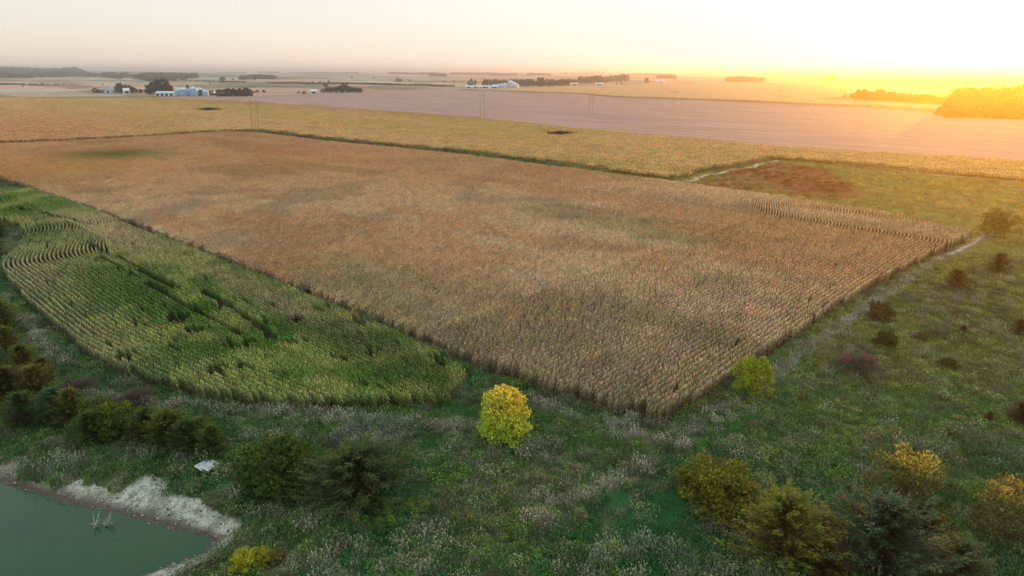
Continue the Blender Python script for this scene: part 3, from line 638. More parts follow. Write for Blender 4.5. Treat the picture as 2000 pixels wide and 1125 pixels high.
def opened(x, y):
    d = np.full(len(x), 99.)
    for L in TRACKS: d = np.minimum(d, pdist(x, y, L, False))
    return 1 - np.maximum(inpoly(x, y, LANE) * .93, (1 - sst(.4, .9, d)) * .75)
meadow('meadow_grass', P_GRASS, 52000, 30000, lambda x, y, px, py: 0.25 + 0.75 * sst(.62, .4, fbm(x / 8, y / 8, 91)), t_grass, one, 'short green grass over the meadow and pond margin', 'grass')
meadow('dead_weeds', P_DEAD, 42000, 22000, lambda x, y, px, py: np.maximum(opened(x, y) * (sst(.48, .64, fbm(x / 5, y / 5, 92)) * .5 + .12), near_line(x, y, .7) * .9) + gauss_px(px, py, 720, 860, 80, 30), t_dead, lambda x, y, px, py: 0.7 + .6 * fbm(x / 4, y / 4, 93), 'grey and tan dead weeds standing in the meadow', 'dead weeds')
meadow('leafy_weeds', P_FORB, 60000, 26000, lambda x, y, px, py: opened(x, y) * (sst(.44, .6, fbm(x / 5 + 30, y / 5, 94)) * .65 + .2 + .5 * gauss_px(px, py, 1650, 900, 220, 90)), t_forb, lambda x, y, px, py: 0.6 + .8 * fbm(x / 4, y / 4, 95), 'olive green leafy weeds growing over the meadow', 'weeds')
# goldenrod patches
def golden():
    pts = []
    for cx, cy, rx, ry, n in ((740, 1020, 50, 10, 26), (790, 1000, 45, 10, 30), (835, 992, 22, 8, 14), (905, 1020, 30, 10, 12), (1155, 968, 12, 18, 10), (1270, 812, 50, 8, 30), (1375, 792, 20, 14, 18), (1700, 850, 160, 30, 30), (1850, 730, 90, 25, 26), (1560, 920, 60, 40, 14), (1200, 1080, 20, 20, 10), (480, 1000, 60, 60, 8), (1060, 1000, 50, 10, 24), (1130, 965, 14, 14, 22), (1200, 945, 40, 8, 16), (980, 1060, 50, 16, 14), (1560, 870, 150, 30, 60), (1700, 800, 160, 40, 40), (1400, 930, 60, 20, 16), (870, 610, 1, 1, 1), (1100, 950, 90, 40, 12)):
        for k in range(n): pts.append(up(RNG.normal(cx, rx * .6), RNG.normal(cy, ry * .6)))
    P = np.array(pts); k = corn_free(P[:, 0], P[:, 1]); P = P[k]; n = len(P); s = .22 + .42 * RNG.random(n)
    scatter('yellow_weeds', P_FORB, P, np.stack([0 * s, 0 * s, s * 40], -1), np.stack([s, s, s * 1.9], -1), RNG.integers(0, 5, n), jit(np.tile(np.array((0.25, 0.34, 0.06)), (n, 1)), .35), M_INST, 'bright yellow green weeds in small patches across the meadow', 'weeds')
golden()

# stones on the pond bank
def stones():
    pr = []
    for k in range(5):
        bm = bmesh.new(); bmesh.ops.create_icosphere(bm, subdivisions=1, radius=1)
        b = MB(); 
        for v in bm.verts: v.co = Vector((v.co.x * random.uniform(.8, 1.3), v.co.y * random.uniform(.6, 1.1), v.co.z * random.uniform(.35, .7))) * random.uniform(.85, 1.15)
        b.v = [tuple(v.co) for v in bm.verts]; b.f = [tuple(v.index for v in f.verts) for f in bm.faces]; b.c = [(1, 1, 1)] * len(b.f); bm.free(); pr.append(b)
    x = RNG.uniform(-75, -14, 60000); y = RNG.uniform(42, 78, 60000); d = pdist(x, y, POND); i = inpoly(x, y, POND)
    px, py = proj(x, y, T(x, y)); w = np.exp(-((d - 1.3) / 1.4) ** 2) * (0.25 + .9 * sst(.4, .65, fbm(x / 3, y / 3, 88))) * (1 - .6 * gauss_px(px, py, 350, 990, 60, 35))
    k = (~i | (d < .25)) & (RNG.random(len(x)) < w * .45) & (px > -60); x, y, d = x[k], y[k], d[k]; n = len(x); s = 0.05 + 0.13 * RNG.random(n) ** 3.0; print('stones', n)
    t = jit(mixc(np.tile(np.array((0.42, 0.38, 0.31)), (n, 1)), np.array((0.14, 0.11, 0.085)), (RNG.random(n) < .45) * 1.0), .3)
    scatter('shore_stones', pr, np.stack([x, y, T(x, y) + 0.05], -1), np.stack([0 * s, 0 * s, RNG.random(n) * 6], -1), np.stack([s, s, s], -1), RNG.integers(0, 5, n), t, M_INST, 'small pale stones scattered along the pond edge', 'stones')
stones()

# ------------------------------------------------------------------ trees and shrubs
def limbs(mb, tips, base_r, H, origin=(0, 0, 0), fork=0.35, col=(1, 1, 1)):
    o = Vector(origin); top = Vector((0.0, 0.0, H * fork)) + o; mb.tube(o, top, base_r, base_r * .75, 8)
    prev = top; tr = []
    for k in range(4):
        nx = Vector((random.gauss(0, .03 * H), random.gauss(0, .03 * H), H * (fork + (0.95 - fork) * (k + 1) / 4))) + Vector((o.x, o.y, o.z)); mb.tube(prev, nx, base_r * (.75 - .16 * k), base_r * (.59 - .16 * k), 6); tr += [prev, nx]; prev = nx
    for t_ in tips:
        t_ = Vector(t_); s = min(tr, key=lambda p: (p - t_).length + abs(p.z - (t_.z - (t_ - p).length * .5)) * .6)
        m = s.lerp(t_, .5) + Vector((0, 0, -0.04 * H)); mb.tube(s, m, base_r * .28, base_r * .18, 5); mb.tube(m, t_, base_r * .18, base_r * .05, 4)
def leafcloud(mb, c, r, n, leaf, colf, hz=1.0, shell=.45):
    for _ in range(n):
        d = Vector((random.gauss(0, 1), random.gauss(0, 1), random.gauss(0, 1))).normalized() * (r * (shell + (1 - shell) * random.random() ** .5)) * (1 + random.gauss(0, .08)); d.z *= hz
        p = Vector(c) + d; s = leaf * (.6 + .8 * random.random()); q = Euler((random.random() * 6.28, random.random() * 6.28, random.random() * 6.28)).to_matrix()
        vs = [tuple(p + q @ Vector(v)) for v in ((-s, 0, 0), (0, -s * .55, 0), (s, 0, 0), (0, s * .55, 0))]; mb.quad(*vs, colf(p))
def broadleaf(H, Rw, nclump, nleaf, leaf, fork=.25, shape='round', colf=None, low=.18, rmin=.25):
    tr = MB(); cr = MB(); tips = []
    for k in range(nclump):
        t_ = low + (1 - low) * ((k + random.random()) / nclump) ; t_ = min(t_, .97)
        prof = {'round': math.sqrt(max(0.03, 1 - ((t_ - .5) / .55) ** 2)), 'cone': max(.18, 1.05 * math.sin(math.pi * min(1, (.36 + .64 * (t_ - low) / (1.06 - low)))) ** .7), 'vase': .35 + .65 * math.sin(min(1, t_ * 1.05) * 2.2)}[shape]
        a = k * 2.4 + random.random() * .8; rad = Rw * prof * (rmin + (.95 - rmin) * random.random() ** .7); p = (rad * math.cos(a), rad * math.sin(a), H * t_ * .93); tips.append(p)
    cf = colf or (lambda p: (lambda c: (c, c, c))(random.uniform(.6, 1.35)))
    limbs(tr, tips, H * .022, H, fork=fork)
    for p in tips:
        q_ = random.random(); r = Rw * (.16 + .24 * q_); leafcloud(cr, p, r, int(nleaf / nclump * (.45 + 1.1 * q_)), leaf, cf, random.uniform(.6, .95), shell=.3)
    return tr.mesh('trunk', M_BARK), cr.mesh('crown', M_LEAF)
def cedar(H, Rw, nb=120, seg=8, colf=None, leaf=.3, droop=.0, per=5, sw=.16):
    tr = MB(); cr = MB(); tr.tube((0, 0, 0), (0, 0, H * .5), H * .03, H * .018, 7); tr.tube((0, 0, H * .5), (0, 0, H * .97), H * .018, .01, 5)
    for k in range(nb):
        t_ = (k + random.random()) / nb; a = k * 2.399 + random.gauss(0, .25); L_ = Rw * max(.1, (1 - t_) ** .6) * random.uniform(.65, 1.15) ; z0 = H * t_ * .92
        d = Vector((math.cos(a), math.sin(a), 0)); up_ = random.uniform(.15, .55) + .35 * t_; pts = []
        for s_ in range(seg + 1):
            f = s_ / seg; pts.append(Vector((0, 0, z0)) + d * L_ * f + Vector((0, 0, L_ * (up_ * f * f * 1.1 - droop * f + .05 * f))))
        tr.tube(pts[0], pts[seg // 2], .03, .02, 4, cap=False); tr.tube(pts[seg // 2], pts[-1], .02, .006, 3, cap=False)
        base = random.uniform(.65, 1.3)
        for s_ in range(1, seg + 1):
            f = s_ / seg
            for j in range(per):
                sd = random.choice((-1, 1)); yaw = a + sd * random.uniform(.1, .9) ; pit = random.uniform(0.0, .8); dd = Vector((math.cos(yaw) * math.cos(pit), math.sin(yaw) * math.cos(pit), math.sin(pit)))
                l = leaf * random.uniform(.7, 1.4) * (1.15 - .3 * f); p = pts[s_] + Vector((random.gauss(0, .08), random.gauss(0, .08), random.gauss(0, .08))); side = dd.cross(Vector((random.gauss(0, .4), random.gauss(0, .4), 1))).normalized() * l * sw
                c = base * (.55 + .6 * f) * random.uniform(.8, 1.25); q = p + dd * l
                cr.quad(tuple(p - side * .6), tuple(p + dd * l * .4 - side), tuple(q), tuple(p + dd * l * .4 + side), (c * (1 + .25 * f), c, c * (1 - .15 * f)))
    return tr.mesh('trunk', M_BARK), cr.mesh('foliage', M_LEAF)
def bare(H, Rw, n=160):
    tr = MB()
    for k in range(n):
        a = random.random() * 6.28; sp = random.random() ** .6; p = Vector((random.gauss(0, .15 * Rw), random.gauss(0, .15 * Rw), 0)); d = Vector((math.cos(a) * sp * Rw, math.sin(a) * sp * Rw, H * (1 - .45 * sp * sp) * random.uniform(.75, 1)))
        q = p + d * .5 + Vector((0, 0, .1 * H)); tr.tube(p, q, .03, .02, 3, cap=False)
        for j in range(5): e = p + d + Vector((random.gauss(0, .16 * Rw), random.gauss(0, .16 * Rw), random.gauss(0, .08 * H))); tr.tube(q, e, .018, .006, 3, cap=False)
    return tr
def plant(name, label, cat, px, py, meshes, sc=1.0, rz=None, tint=(1, 1, 1), group=None, zs=1.0, names=('trunk', 'crown')):
    x, y, z = up(px, py); e = empty(name, (x, y, z - .05), random.random() * 6.28 if rz is None else rz, (sc, sc, sc * zs)); tag(e, label, cat, group)
    link(names[0], meshes[0], e); link(names[1], meshes[1], e, color=tint); return e
def hpx(px, py, h):  # metres of height for h pixels standing at that pixel
    x, y, z = up(px, py); p = (np.array([x, y, z - CAMZ]) @ CR); return h * -p[2] / FPX / math.cos(PITCH)

random.seed(5)
yel = lambda H: (lambda p: (lambda c, f: (c * (.50 + .45 * f), c * (.68 + .10 * f), c * (.07 + .05 * f)))(random.uniform(.4, 1.35), min(1, max(0, (p.z / H - .35) * 1.7 + (p.x) * .08 + random.gauss(0, .18)))))
H = hpx(983, 858, 112)
plant('birch_tree', 'bright yellow tree with a cone shaped crown standing alone below the corn', 'tree', 983, 860, broadleaf(H, H * .40, 64, 7500, .15, shape='cone', colf=yel(H), low=.12, rmin=.5), rz=0, tint=(.86, .86, .8))
H = hpx(1468, 772, 84)
plant('young_tree', 'yellow green tree at the right edge of the tan corn field', 'tree', 1468, 778, broadleaf(H, H * .44, 30, 4200, .15, shape='round', low=.22), tint=(.26, .33, .03))
H = hpx(1943, 460, 50)
plant('broad_tree', 'wide olive tree at the far right corner of the corn field', 'tree', 1943, 463, broadleaf(H, H * .68, 34, 4200, .2, fork=.15, shape='vase', low=.25), tint=(.20, .17, .03))
org = lambda H, o: (lambda p: (lambda c, f: (c * (.11 + o[0] * f), c * (.135 + o[1] * f), c * (.045 + .02 * f)))(random.uniform(.6, 1.35), min(1, max(0, (p.z / H - .68) * 3.0 + random.gauss(0, .2)))))
H = hpx(1762, 990, 125)
plant('autumn_tree', 'round tree with an orange top above the blue green cedar', 'tree', 1764, 995, broadleaf(H, H * .5, 40, 6000, .13, shape='round', colf=org(H, (.42, .27)), low=.12), rz=0, tint=(1, 1, 1))
H = hpx(1965, 1065, 135)
plant('autumn_tree', 'tree with a pale orange top cut by the right edge of the photo', 'tree', 1962, 1062, broadleaf(H, H * .46, 40, 6000, .13, shape='round', colf=org(H, (.45, .23)), low=.12), rz=0, tint=(1, 1, 1))

CED = [cedar(4.0, 2.3, 120, 10, leaf=.21, per=5), cedar(4.0, 2.0, 110, 10, leaf=.21, per=5), cedar(4.0, 2.6, 120, 11, leaf=.21, droop=.1, per=5)]
SPR = [cedar(4.0, 2.9, 100, 16, leaf=.19, droop=.15, per=7, sw=.17), cedar(4.0, 2.9, 85, 18, leaf=.19, droop=.02, per=7, sw=.17)]
SHR = [broadleaf(3.0, 2.3, 34, 4200, .12, fork=.12, low=.08), broadleaf(3.0, 2.0, 26, 3400, .12, fork=.1, low=.08)]
DG = (.045, .095, .02); OG = (.085, .13, .02); BG = (.045, .09, .05); TG = (.035, .11, .055); BR = (.065, .085, .025)
def ced(px, py, h, v, tint, label, zs=1.0, name='cedar', lib=CED, cat='cedar tree', grp=None, ref=4.0):
    s = hpx(px, py, h) / ref; return plant(name, label, cat, px, py, lib[v % len(lib)], s / zs, tint=tint, zs=zs, group=grp, names=('trunk', 'foliage' if lib is not SHR else 'crown'))
L1 = [(8, 655, 62, 0, OG, 'olive cedar cut by the left edge, highest of the bank row'), (20, 705, 62, 1, OG, 'cedar against the left edge, second from the top of the bank row'),
      (-14, 745, 60, 2, TG, 'teal green cedar peeking in at the left edge of the bank row'), (52, 738, 62, 1, OG, 'pointed yellow tipped cedar beside the grass lane by the green corn'), (22, 790, 70, 0, BR, 'brownish cedar low at the left edge above the pale weeds'),
      (75, 782, 65, 2, OG, 'bushy cedar left of the teal cedar in the bank row'), (112, 822, 62, 0, TG, 'teal green cedar in the middle of the bank row'), (145, 828, 66, 1, OG, 'narrow pointed cedar just right of the teal cedar'),
      (330, 868, 66, 2, OG, 'wide olive cedar near the right end of the bank row'), (372, 880, 60, 0, DG, 'dark green cedar just left of the last one in the bank row'), (418, 888, 56, 1, (.05, .11, .015), 'bright green cedar at the right end of the bank row'),
      (290, 862, 62, 0, DG, 'dark cedar right of the leafy shrubs in the bank row'), (0, 462, 30, 0, OG, 'cedar cut by the left edge beside the bay in the green corn'), (-8, 500, 34, 2, BR, 'dark cedar cut by the left edge below the corn bay')]
L1 += [(-20, 690, 60, 2, DG, 'dark cedar mostly outside the left edge of the photo'), (48, 828, 60, 0, DG, 'low dark cedar under the bushy one in the bank row'), (88, 745, 44, 1, BR, 'small brownish cedar between the pointed one and the grass lane'), (182, 862, 56, 2, DG, 'dark cedar in front of the round olive shrub'), (-10, 800, 64, 1, DG, 'dark cedar cut by the left edge above the pale weeds'), (352, 862, 50, 1, DG, 'pointed dark cedar behind the wide olive one in the bank row'), (395, 862, 46, 0, OG, 'short olive cedar behind the last two of the bank row')]
for a in L1: ced(a[0], a[1], a[2] * 1.12, *a[3:], zs=.82)
for px, py, h, v, t_, lb in [(190, 832, 50, 0, (.07, .11, .018), 'round olive shrub between the pointed cedar and the yellow topped shrub'), (228, 845, 58, 1, (.10, .14, .018), 'yellow topped leafy shrub in the middle of the bank row'), (258, 850, 50, 0, (.055, .09, .018), 'dark leafy shrub next to the wide cedars of the bank row'),
      (548, 960, 100, 0, (.05, .09, .014), 'broad dark shrub with yellow leaves at its top, right of the pallets'), (1395, 990, 92, 0, (.15, .17, .022), 'broad olive gold shrub left of the bottom right cedars'), (1350, 968, 45, 1, (.12, .12, .02), 'small olive shrub hugging the left side of the gold shrub'), (1440, 985, 50, 1, (.10, .10, .015), 'dark shrub at the right side of the gold shrub'),
      (1715, 628, 38, 1, (.07, .08, .03), 'brown green bush on the field edge by the white track'), (1728, 676, 28, 0, (.04, .065, .015), 'small dark round bush in the right meadow, left one of a pair'), (1797, 668, 18, 1, (.09, .11, .03), 'low green bush in the right meadow, right one of a pair'), (1852, 722, 22, 0, (.07, .09, .02), 'small green bush among pale weeds in the right meadow'),
      (480, 1112, 38, 0, (.42, .40, .03), 'yellow leafed bush at the bottom edge beside the pond'), (512, 1102, 34, 1, (.34, .33, .03), 'yellow green bush behind the bottom yellow one by the pond'), (545, 1098, 26, 0, (.17, .16, .06), 'brownish bush right of the yellow bushes by the pond'), (562, 938, 30, 1, (.10, .12, .02), 'low leafy shrub growing before the broad dark shrub')]:
    ced(px, py, h, v, t_, lb, name='shrub', lib=SHR, cat='shrub', ref=3.0)
R1 = [(700, 968, 125, 2, (.045, .085, .025), 'wide dark cedar with feathery branches in the lower middle'), (1525, 1082, 118, 0, (.11, .16, .028), 'large olive cedar with drooping branches at lower right'), (1715, 1118, 140, 1, BG, 'blue green cedar with long branches at lower right'),
      (1800, 1050, 62, 0, (.05, .06, .01), 'dark green cedar tucked behind the blue green one'), (1868, 1135, 80, 1, (.075, .12, .05), 'green cedar at the bottom edge right of the blue green one'), (1610, 1120, 60, 0, (.06, .09, .02), 'small cedar between the olive cedar and the blue green one'), (1605, 1060, 50, 1, (.05, .07, .015), 'low dark cedar behind the gap between the two large cedars')]
for px, py, h, v, t_, lb in R1: ced(px, py, h * (1.12 if px != 700 else .84), v, t_, lb, zs=(.78 if px != 700 else .55), lib=SPR, cat='cedar tree')
R2 = [(1948, 536, 42, 0, (.022, .055, .014), 'dark cedar furthest along the right meadow near the olive tree'), (1865, 568, 42, 2, (.022, .055, .014), 'wide dark cedar left of the furthest meadow cedar'), (1988, 656, 34, 1, (.03, .06, .014), 'dark cedar cut by the right edge in the middle of the meadow'), (1990, 826, 44, 0, (.05, .07, .015), 'cedar cut by the right edge above the orange topped trees'), (1880, 654, 20, 1, (.03, .06, .014), 'small dark cedar between the wide meadow cedar and the right edge'), (1930, 824, 22, 1, (.05, .07, .015), 'small round cedar just left of the lower right edge cedar')]
for a in R2: ced(*a[:5], a[5], zs=.8)
def twiggy(px, py, h, label, w=1.1, leafs=None):
    H = hpx(px, py, h); x, y, z = up(px, py); mb = bare(H, H * w); e = empty('bare_shrub', (x, y, z)); tag(e, label, 'shrub'); link('branches', mb.mesh('branches', M_TWIG), e)
    if leafs:
        c = MB()
        for dx, dz in ((-.75, .85), (.35, .8), (.7, .7)): leafcloud(c, (H * dx, 0, H * dz), H * .28, 380, .09, lambda p: (lambda q: (q, q, q))(random.uniform(.5, 1.2)))
        link('leaves', c.mesh('leaves', M_LEAF), e, color=leafs)
twiggy(268, 790, 32, 'bare purple grey shrub beside the grass lane under the green corn')
twiggy(1675, 728, 36, 'grey shrub with pinkish red leaf tips in the right meadow', leafs=(.24, .11, .10))
twiggy(160, 765, 24, 'low bare grey shrub between the cedar row and the grass lane', 1.6)

# ------------------------------------------------------------------ far trees
random.seed(21)
FAR_B = [broadleaf(10, 5.5, 16, 700, .8, fork=.2, low=.15) for _ in range(3)]
FAR_C = [broadleaf(10, 2.4, 14, 600, .7, fork=.1, shape='cone', low=.06) for _ in range(2)]
ORD = 'leftmost second third fourth fifth sixth seventh eighth ninth tenth eleventh twelfth thirteenth fourteenth fifteenth sixteenth seventeenth eighteenth nineteenth twentieth twenty-first twenty-second twenty-third twenty-fourth twenty-fifth twenty-sixth'.split()
def nth(k, n, what): return (ORD[k] + ' ' + what) if k == 0 else (('rightmost ' + what) if k == n - 1 else '%s from the left end, %s' % (what, ORD[k]))
def far_tree(px, py, h, kind, label, group=None, tint=(.06, .07, .035), name=None, wide=1.0):
    lib = FAR_C if kind == 'c' else FAR_B; x, y, z = up(px, py); s = hpx(px, py, h) / 10
    e = empty(name or ('evergreen_tree' if kind == 'c' else 'tree'), (x, y, z - .2), random.random() * 6.28, (s * wide, s * wide, s)); tag(e, label, 'tree', group); me = random.choice(lib)
    link('trunk', me[0], e); link('crown', me[1], e, color=tint); return e
DK = (.035, .042, .028)
for k in range(13): far_tree(426 + k * 5.3, 188.5 - k * .05, 12 + random.random() * 3.5, 'c', nth(k, 13, 'dark evergreen of the windbreak beside the blue bins'), 'evergreens of the windbreak', DK, wide=1.5)
for k, (px, h) in enumerate([(291, 17), (297, 19), (303, 22), (311, 26), (318, 20), (324, 27), (331, 19)]): far_tree(px, 184.5, h, 'b', nth(k, 7, 'leafy tree of the clump behind the long white shed'), 'clump behind the white shed', (.055, .062, .03), wide=.8)
far_tree(386, 187, 11, 'c', 'round dark evergreen before the blue bins, left of the two', None, DK, wide=1.7); far_tree(395, 187, 12, 'c', 'pointed dark evergreen before the blue bins, right of the two', None, DK, wide=1.3); far_tree(412, 187, 9.5, 'b', 'round dark tree between the bins and the windbreak', None, DK)
far_tree(367, 180, 15, 'c', 'narrow dark tree rising behind the blue bins, taller of the two', None, DK, wide=.8); far_tree(382, 180, 12, 'c', 'small tree top rising behind the middle blue bins', None, DK, wide=.8)
for px, h, t_ in [(187, 9, (.07, .045, .03)), (236, 17, (.06, .07, .035)), (243, 14, (.045, .06, .035)), (250, 15, (.07, .07, .03)), (257, 12, (.09, .06, .04)), (264, 9, (.08, .055, .04)), (275, 7, (.05, .05, .04))]:
    far_tree(px, 181.5, h, 'b', {187: 'small brown tree left of the distant grey farmhouse', 236: 'tallest tree beside the grey round roofed barn', 243: 'green tree just right of the tallest one at the left farm', 250: 'pale green tree in the middle of the left farm clump', 257: 'brownish tree right of the left farm clump', 264: 'low brown tree near the end of the left farm row', 275: 'last small tree at the right end of the left farm row'}[px], None, t_)
for k, (px, h) in enumerate([(630, 7), (638, 9), (646, 10), (655, 10), (664, 12), (673, 17), (681, 12), (689, 10), (697, 9), (704, 8)]): far_tree(px, 181, h, 'b', nth(k, 10, 'tree of the dark grove beside the small white shed'), 'dark grove by the small white shed', (.03, .042, .022))
far_tree(636, 171, 8, 'b', 'lone tree standing just behind the dark grove', None, (.07, .07, .04))
for px, h in ((915.5, 11), (921, 14), (928, 12)): far_tree(px, 169, h, 'c', {915.5: 'left', 921: 'middle and tallest', 928: 'right'}[px] + ' pointed evergreen of the trio beside the farm sheds', 'trio of evergreens', (.06, .055, .04), wide=1.1)
for k in range(26): px = 948 + k * 6.3 + random.gauss(0, 1); far_tree(px, 169.5 - .1 * k * (k > 12) * .3, 10.5 + 3 * random.random() + (3 if k in (8, 17) else 0), 'b', nth(k, 26, 'tree of the long grove behind the silver bins'), 'long dark grove behind the farm', (.075, .068, .035) if k < 8 else (.055, .042, .03), wide=.95)
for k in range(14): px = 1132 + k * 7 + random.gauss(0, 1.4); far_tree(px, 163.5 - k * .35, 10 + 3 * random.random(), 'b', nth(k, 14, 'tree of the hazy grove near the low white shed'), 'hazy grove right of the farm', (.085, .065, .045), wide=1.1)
far_tree(1263, 163, 10, 'b', 'lone round tree left of the tiny distant bins', None, (.10, .08, .04), wide=.85)
for px in (1108, 1114, 1122): far_tree(px, 165, 8 + random.random() * 4, 'b', {1108: 'left', 1114: 'middle', 1122: 'right'}[px] + ' tree of three between the two long groves', 'trees between the groves', (.08, .06, .04))
for px, py, h, lb in [(83, 166, 4, 'small tree on the dark hedge line at far left'), (44, 170, 3, 'tiny tree below the hedge line at far left'), (410, 164, 3, 'tiny tree on the plain over the two dark evergreens'), (437, 158, 8, 'larger round tree above the windbreak, right of its neighbour'), (432, 158, 6, 'smaller round tree above the windbreak, left of its neighbour'), (455, 157, 3.5, 'low tree between the two pairs above the windbreak'), (471, 156, 7, 'taller tree on the plain above the right end of the windbreak'), (498, 157, 6, 'tree on the plain above the tall corner power pole'), (603, 166, 3, 'tiny tree directly above the small white shed'), (610, 161, 3, 'leftmost of three low trees above the dark grove'), (625, 161, 3, 'middle one of three low trees above the dark grove'), (642, 161, 4, 'rightmost of three low trees above the dark grove'), (687, 153, 3.5, 'low tree on the plain right above the dark grove top'), (515, 153, 4, 'left tree of the low pair right of the corner power pole'), (523, 153, 4, 'right tree of the low pair right of the corner power pole'), (776, 160, 7, 'left tree of the taller pair halfway to the silver bins'), (782, 160, 6, 'right tree of the taller pair halfway to the silver bins'), (800, 160, 4, 'low tree just right of the taller pair'), (867, 161, 3.5, 'first small tree left of the evergreen trio, farthest from it'), (887, 161, 3.5, 'second small tree left of the evergreen trio'), (903, 161, 2.5, 'tiny tree nearest to the left side of the evergreen trio'), (1181, 165, 3, 'leftmost tiny tree on the slope under the hazy grove'), (1205, 165, 3, 'middle tiny tree on the slope under the hazy grove'), (1214, 165, 3.5, 'rightmost tiny tree on the slope under the hazy grove'), (1650, 192, 6, 'small bush starting the glowing tree row, farthest left'), (1663, 192, 8, 'second bush at the left end of the glowing tree row'), (730, 154, 3, 'tiny tree on the pale plain between grove and taller pair')]:
    far_tree(px, py, h, 'b', lb, 'lone trees of the distant fields', (.075, .065, .045))
for k in range(22):
    f = k / 21; far_tree(1672 + 178 * f, 194 + 10 * f, 15 + 3 * random.random() - 5 * abs(f - .35) + (4 if k in (1, 5) else 0), 'b', nth(k, 22, 'tree of the glowing row by the right woods'), 'tree row by the right woods', (.045, .035, .02), wide=1.2)

PW = []
for tm, cm in FAR_B[:2]:
    b = MB(); v = np.empty(len(cm.vertices) * 3); cm.vertices.foreach_get('co', v); b.v = [tuple(p) for p in v.reshape(-1, 3)]; b.f = [tuple(p.vertices) for p in cm.polygons]; b.c = [(random.uniform(.7, 1.3),) * 3 for _ in b.f]
    b.tube((0, 0, 0), (0, 0, 4), .3, .2, 6, (1, .9, .8)); PW.append(b)
def wood(name, label, poly_px, spacing, h, tint, gap=0.0, flat=False):
    P = [tuple(up0(*p)) for p in poly_px] if flat else ups(poly_px); xs = [p[0] for p in P]; ys = [p[1] for p in P]; n = int((max(xs) - min(xs)) * (max(ys) - min(ys)) / spacing ** 2); n = min(n, 60000)
    x = RNG.uniform(min(xs), max(xs), n); y = RNG.uniform(min(ys), max(ys), n); k = inpoly(x, y, P) & (vnoise(x / 160, y / 160, 99) > gap); x, y = x[k], y[k]; n = len(x); s = h / 10 * (.7 + .6 * RNG.random(n)) * (.7 + .8 * vnoise(x / 90, y / 300, 98)); print(name, n, [round(v) for v in (min(xs), max(xs), min(ys), max(ys))])
    scatter(name, PW, np.stack([x, y, T(x, y) - .3], -1), np.stack([0 * s, 0 * s, s * 99], -1), np.stack([s * 1.2, s * 1.2, s], -1), RNG.integers(0, 2, n), jit(np.tile(np.array(tint), (n, 1)), .25), M_INST, label, 'woods')
wood('hillside_wood', 'wooded hill glowing orange under the setting sun', [(1838, 229), (1870, 210), (1990, 190), (2200, 190), (2150, 240), (1990, 233)], 8, 11, (.022, .02, .012), flat=True)
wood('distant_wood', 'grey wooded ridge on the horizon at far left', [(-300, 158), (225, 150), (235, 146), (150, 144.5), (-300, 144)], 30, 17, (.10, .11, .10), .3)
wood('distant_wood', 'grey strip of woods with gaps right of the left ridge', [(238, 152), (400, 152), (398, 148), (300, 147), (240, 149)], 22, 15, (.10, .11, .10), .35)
for i, (x0, x1, yb) in enumerate([(470, 540, 155), (505, 545, 142.5), (840, 870, 149), (1030, 1075, 147.5), (960, 1010, 147), (880, 960, 146), (1210, 1310, 148), (1285, 1318, 154), (1422, 1490, 160.5), (1608, 1632, 156), (1490, 1560, 146), (1700, 1760, 145), (560, 650, 143.5), (760, 850, 146), (420, 480, 144.5), (650, 700, 144.5), (1100, 1180, 145), (1350, 1420, 146)]):
    wood('far_copse', ['hazy copse %s' % s for s in ('right of the lone trees at left', 'on the horizon above the copse at left', 'above the dark grove to its right', 'above the long grove at its left part', 'on the plain above the trio of evergreens', 'far left of the trio on the horizon plain', 'above the hazy grove right of the farm', 'just right of the lone round tree', 'on the plain halfway to the sun', 'nearest below the yellow sky at right', 'on the horizon right of centre', 'faint on the horizon near the sun', 'faint on the horizon left of centre', 'on the horizon above the cut field', 'faint above the windbreak', 'small one on the horizon left of centre', 'faint behind the long grove', 'faint on the horizon between groves')][i], [(x0, yb), (x1, yb), (x1, yb - 1.2), (x0, yb - 1.2)], 16 + (150 - min(150, yb)) * 3, 12, (.06, .055, .045))

for lb, pp in [('thin dark hedge line crossing the pink fields at far left', [(-60, 166), (140, 165.5), (255, 168), (140, 166.2), (-60, 166.7)]), ('thin hedge line behind the blue roofed farm', [(430, 178), (600, 183.5), (600, 184.2), (430, 178.8)]), ('thin hedge line behind the dark grove', [(520, 162), (700, 164), (900, 170), (700, 164.8), (520, 162.6)]), ('thin hedge line on the plain above the windbreak', [(300, 158), (480, 161), (480, 161.5), (300, 158.5)])]:
    wood('hedgerow', lb, pp, 7, 3.5, (.06, .06, .04), .2)
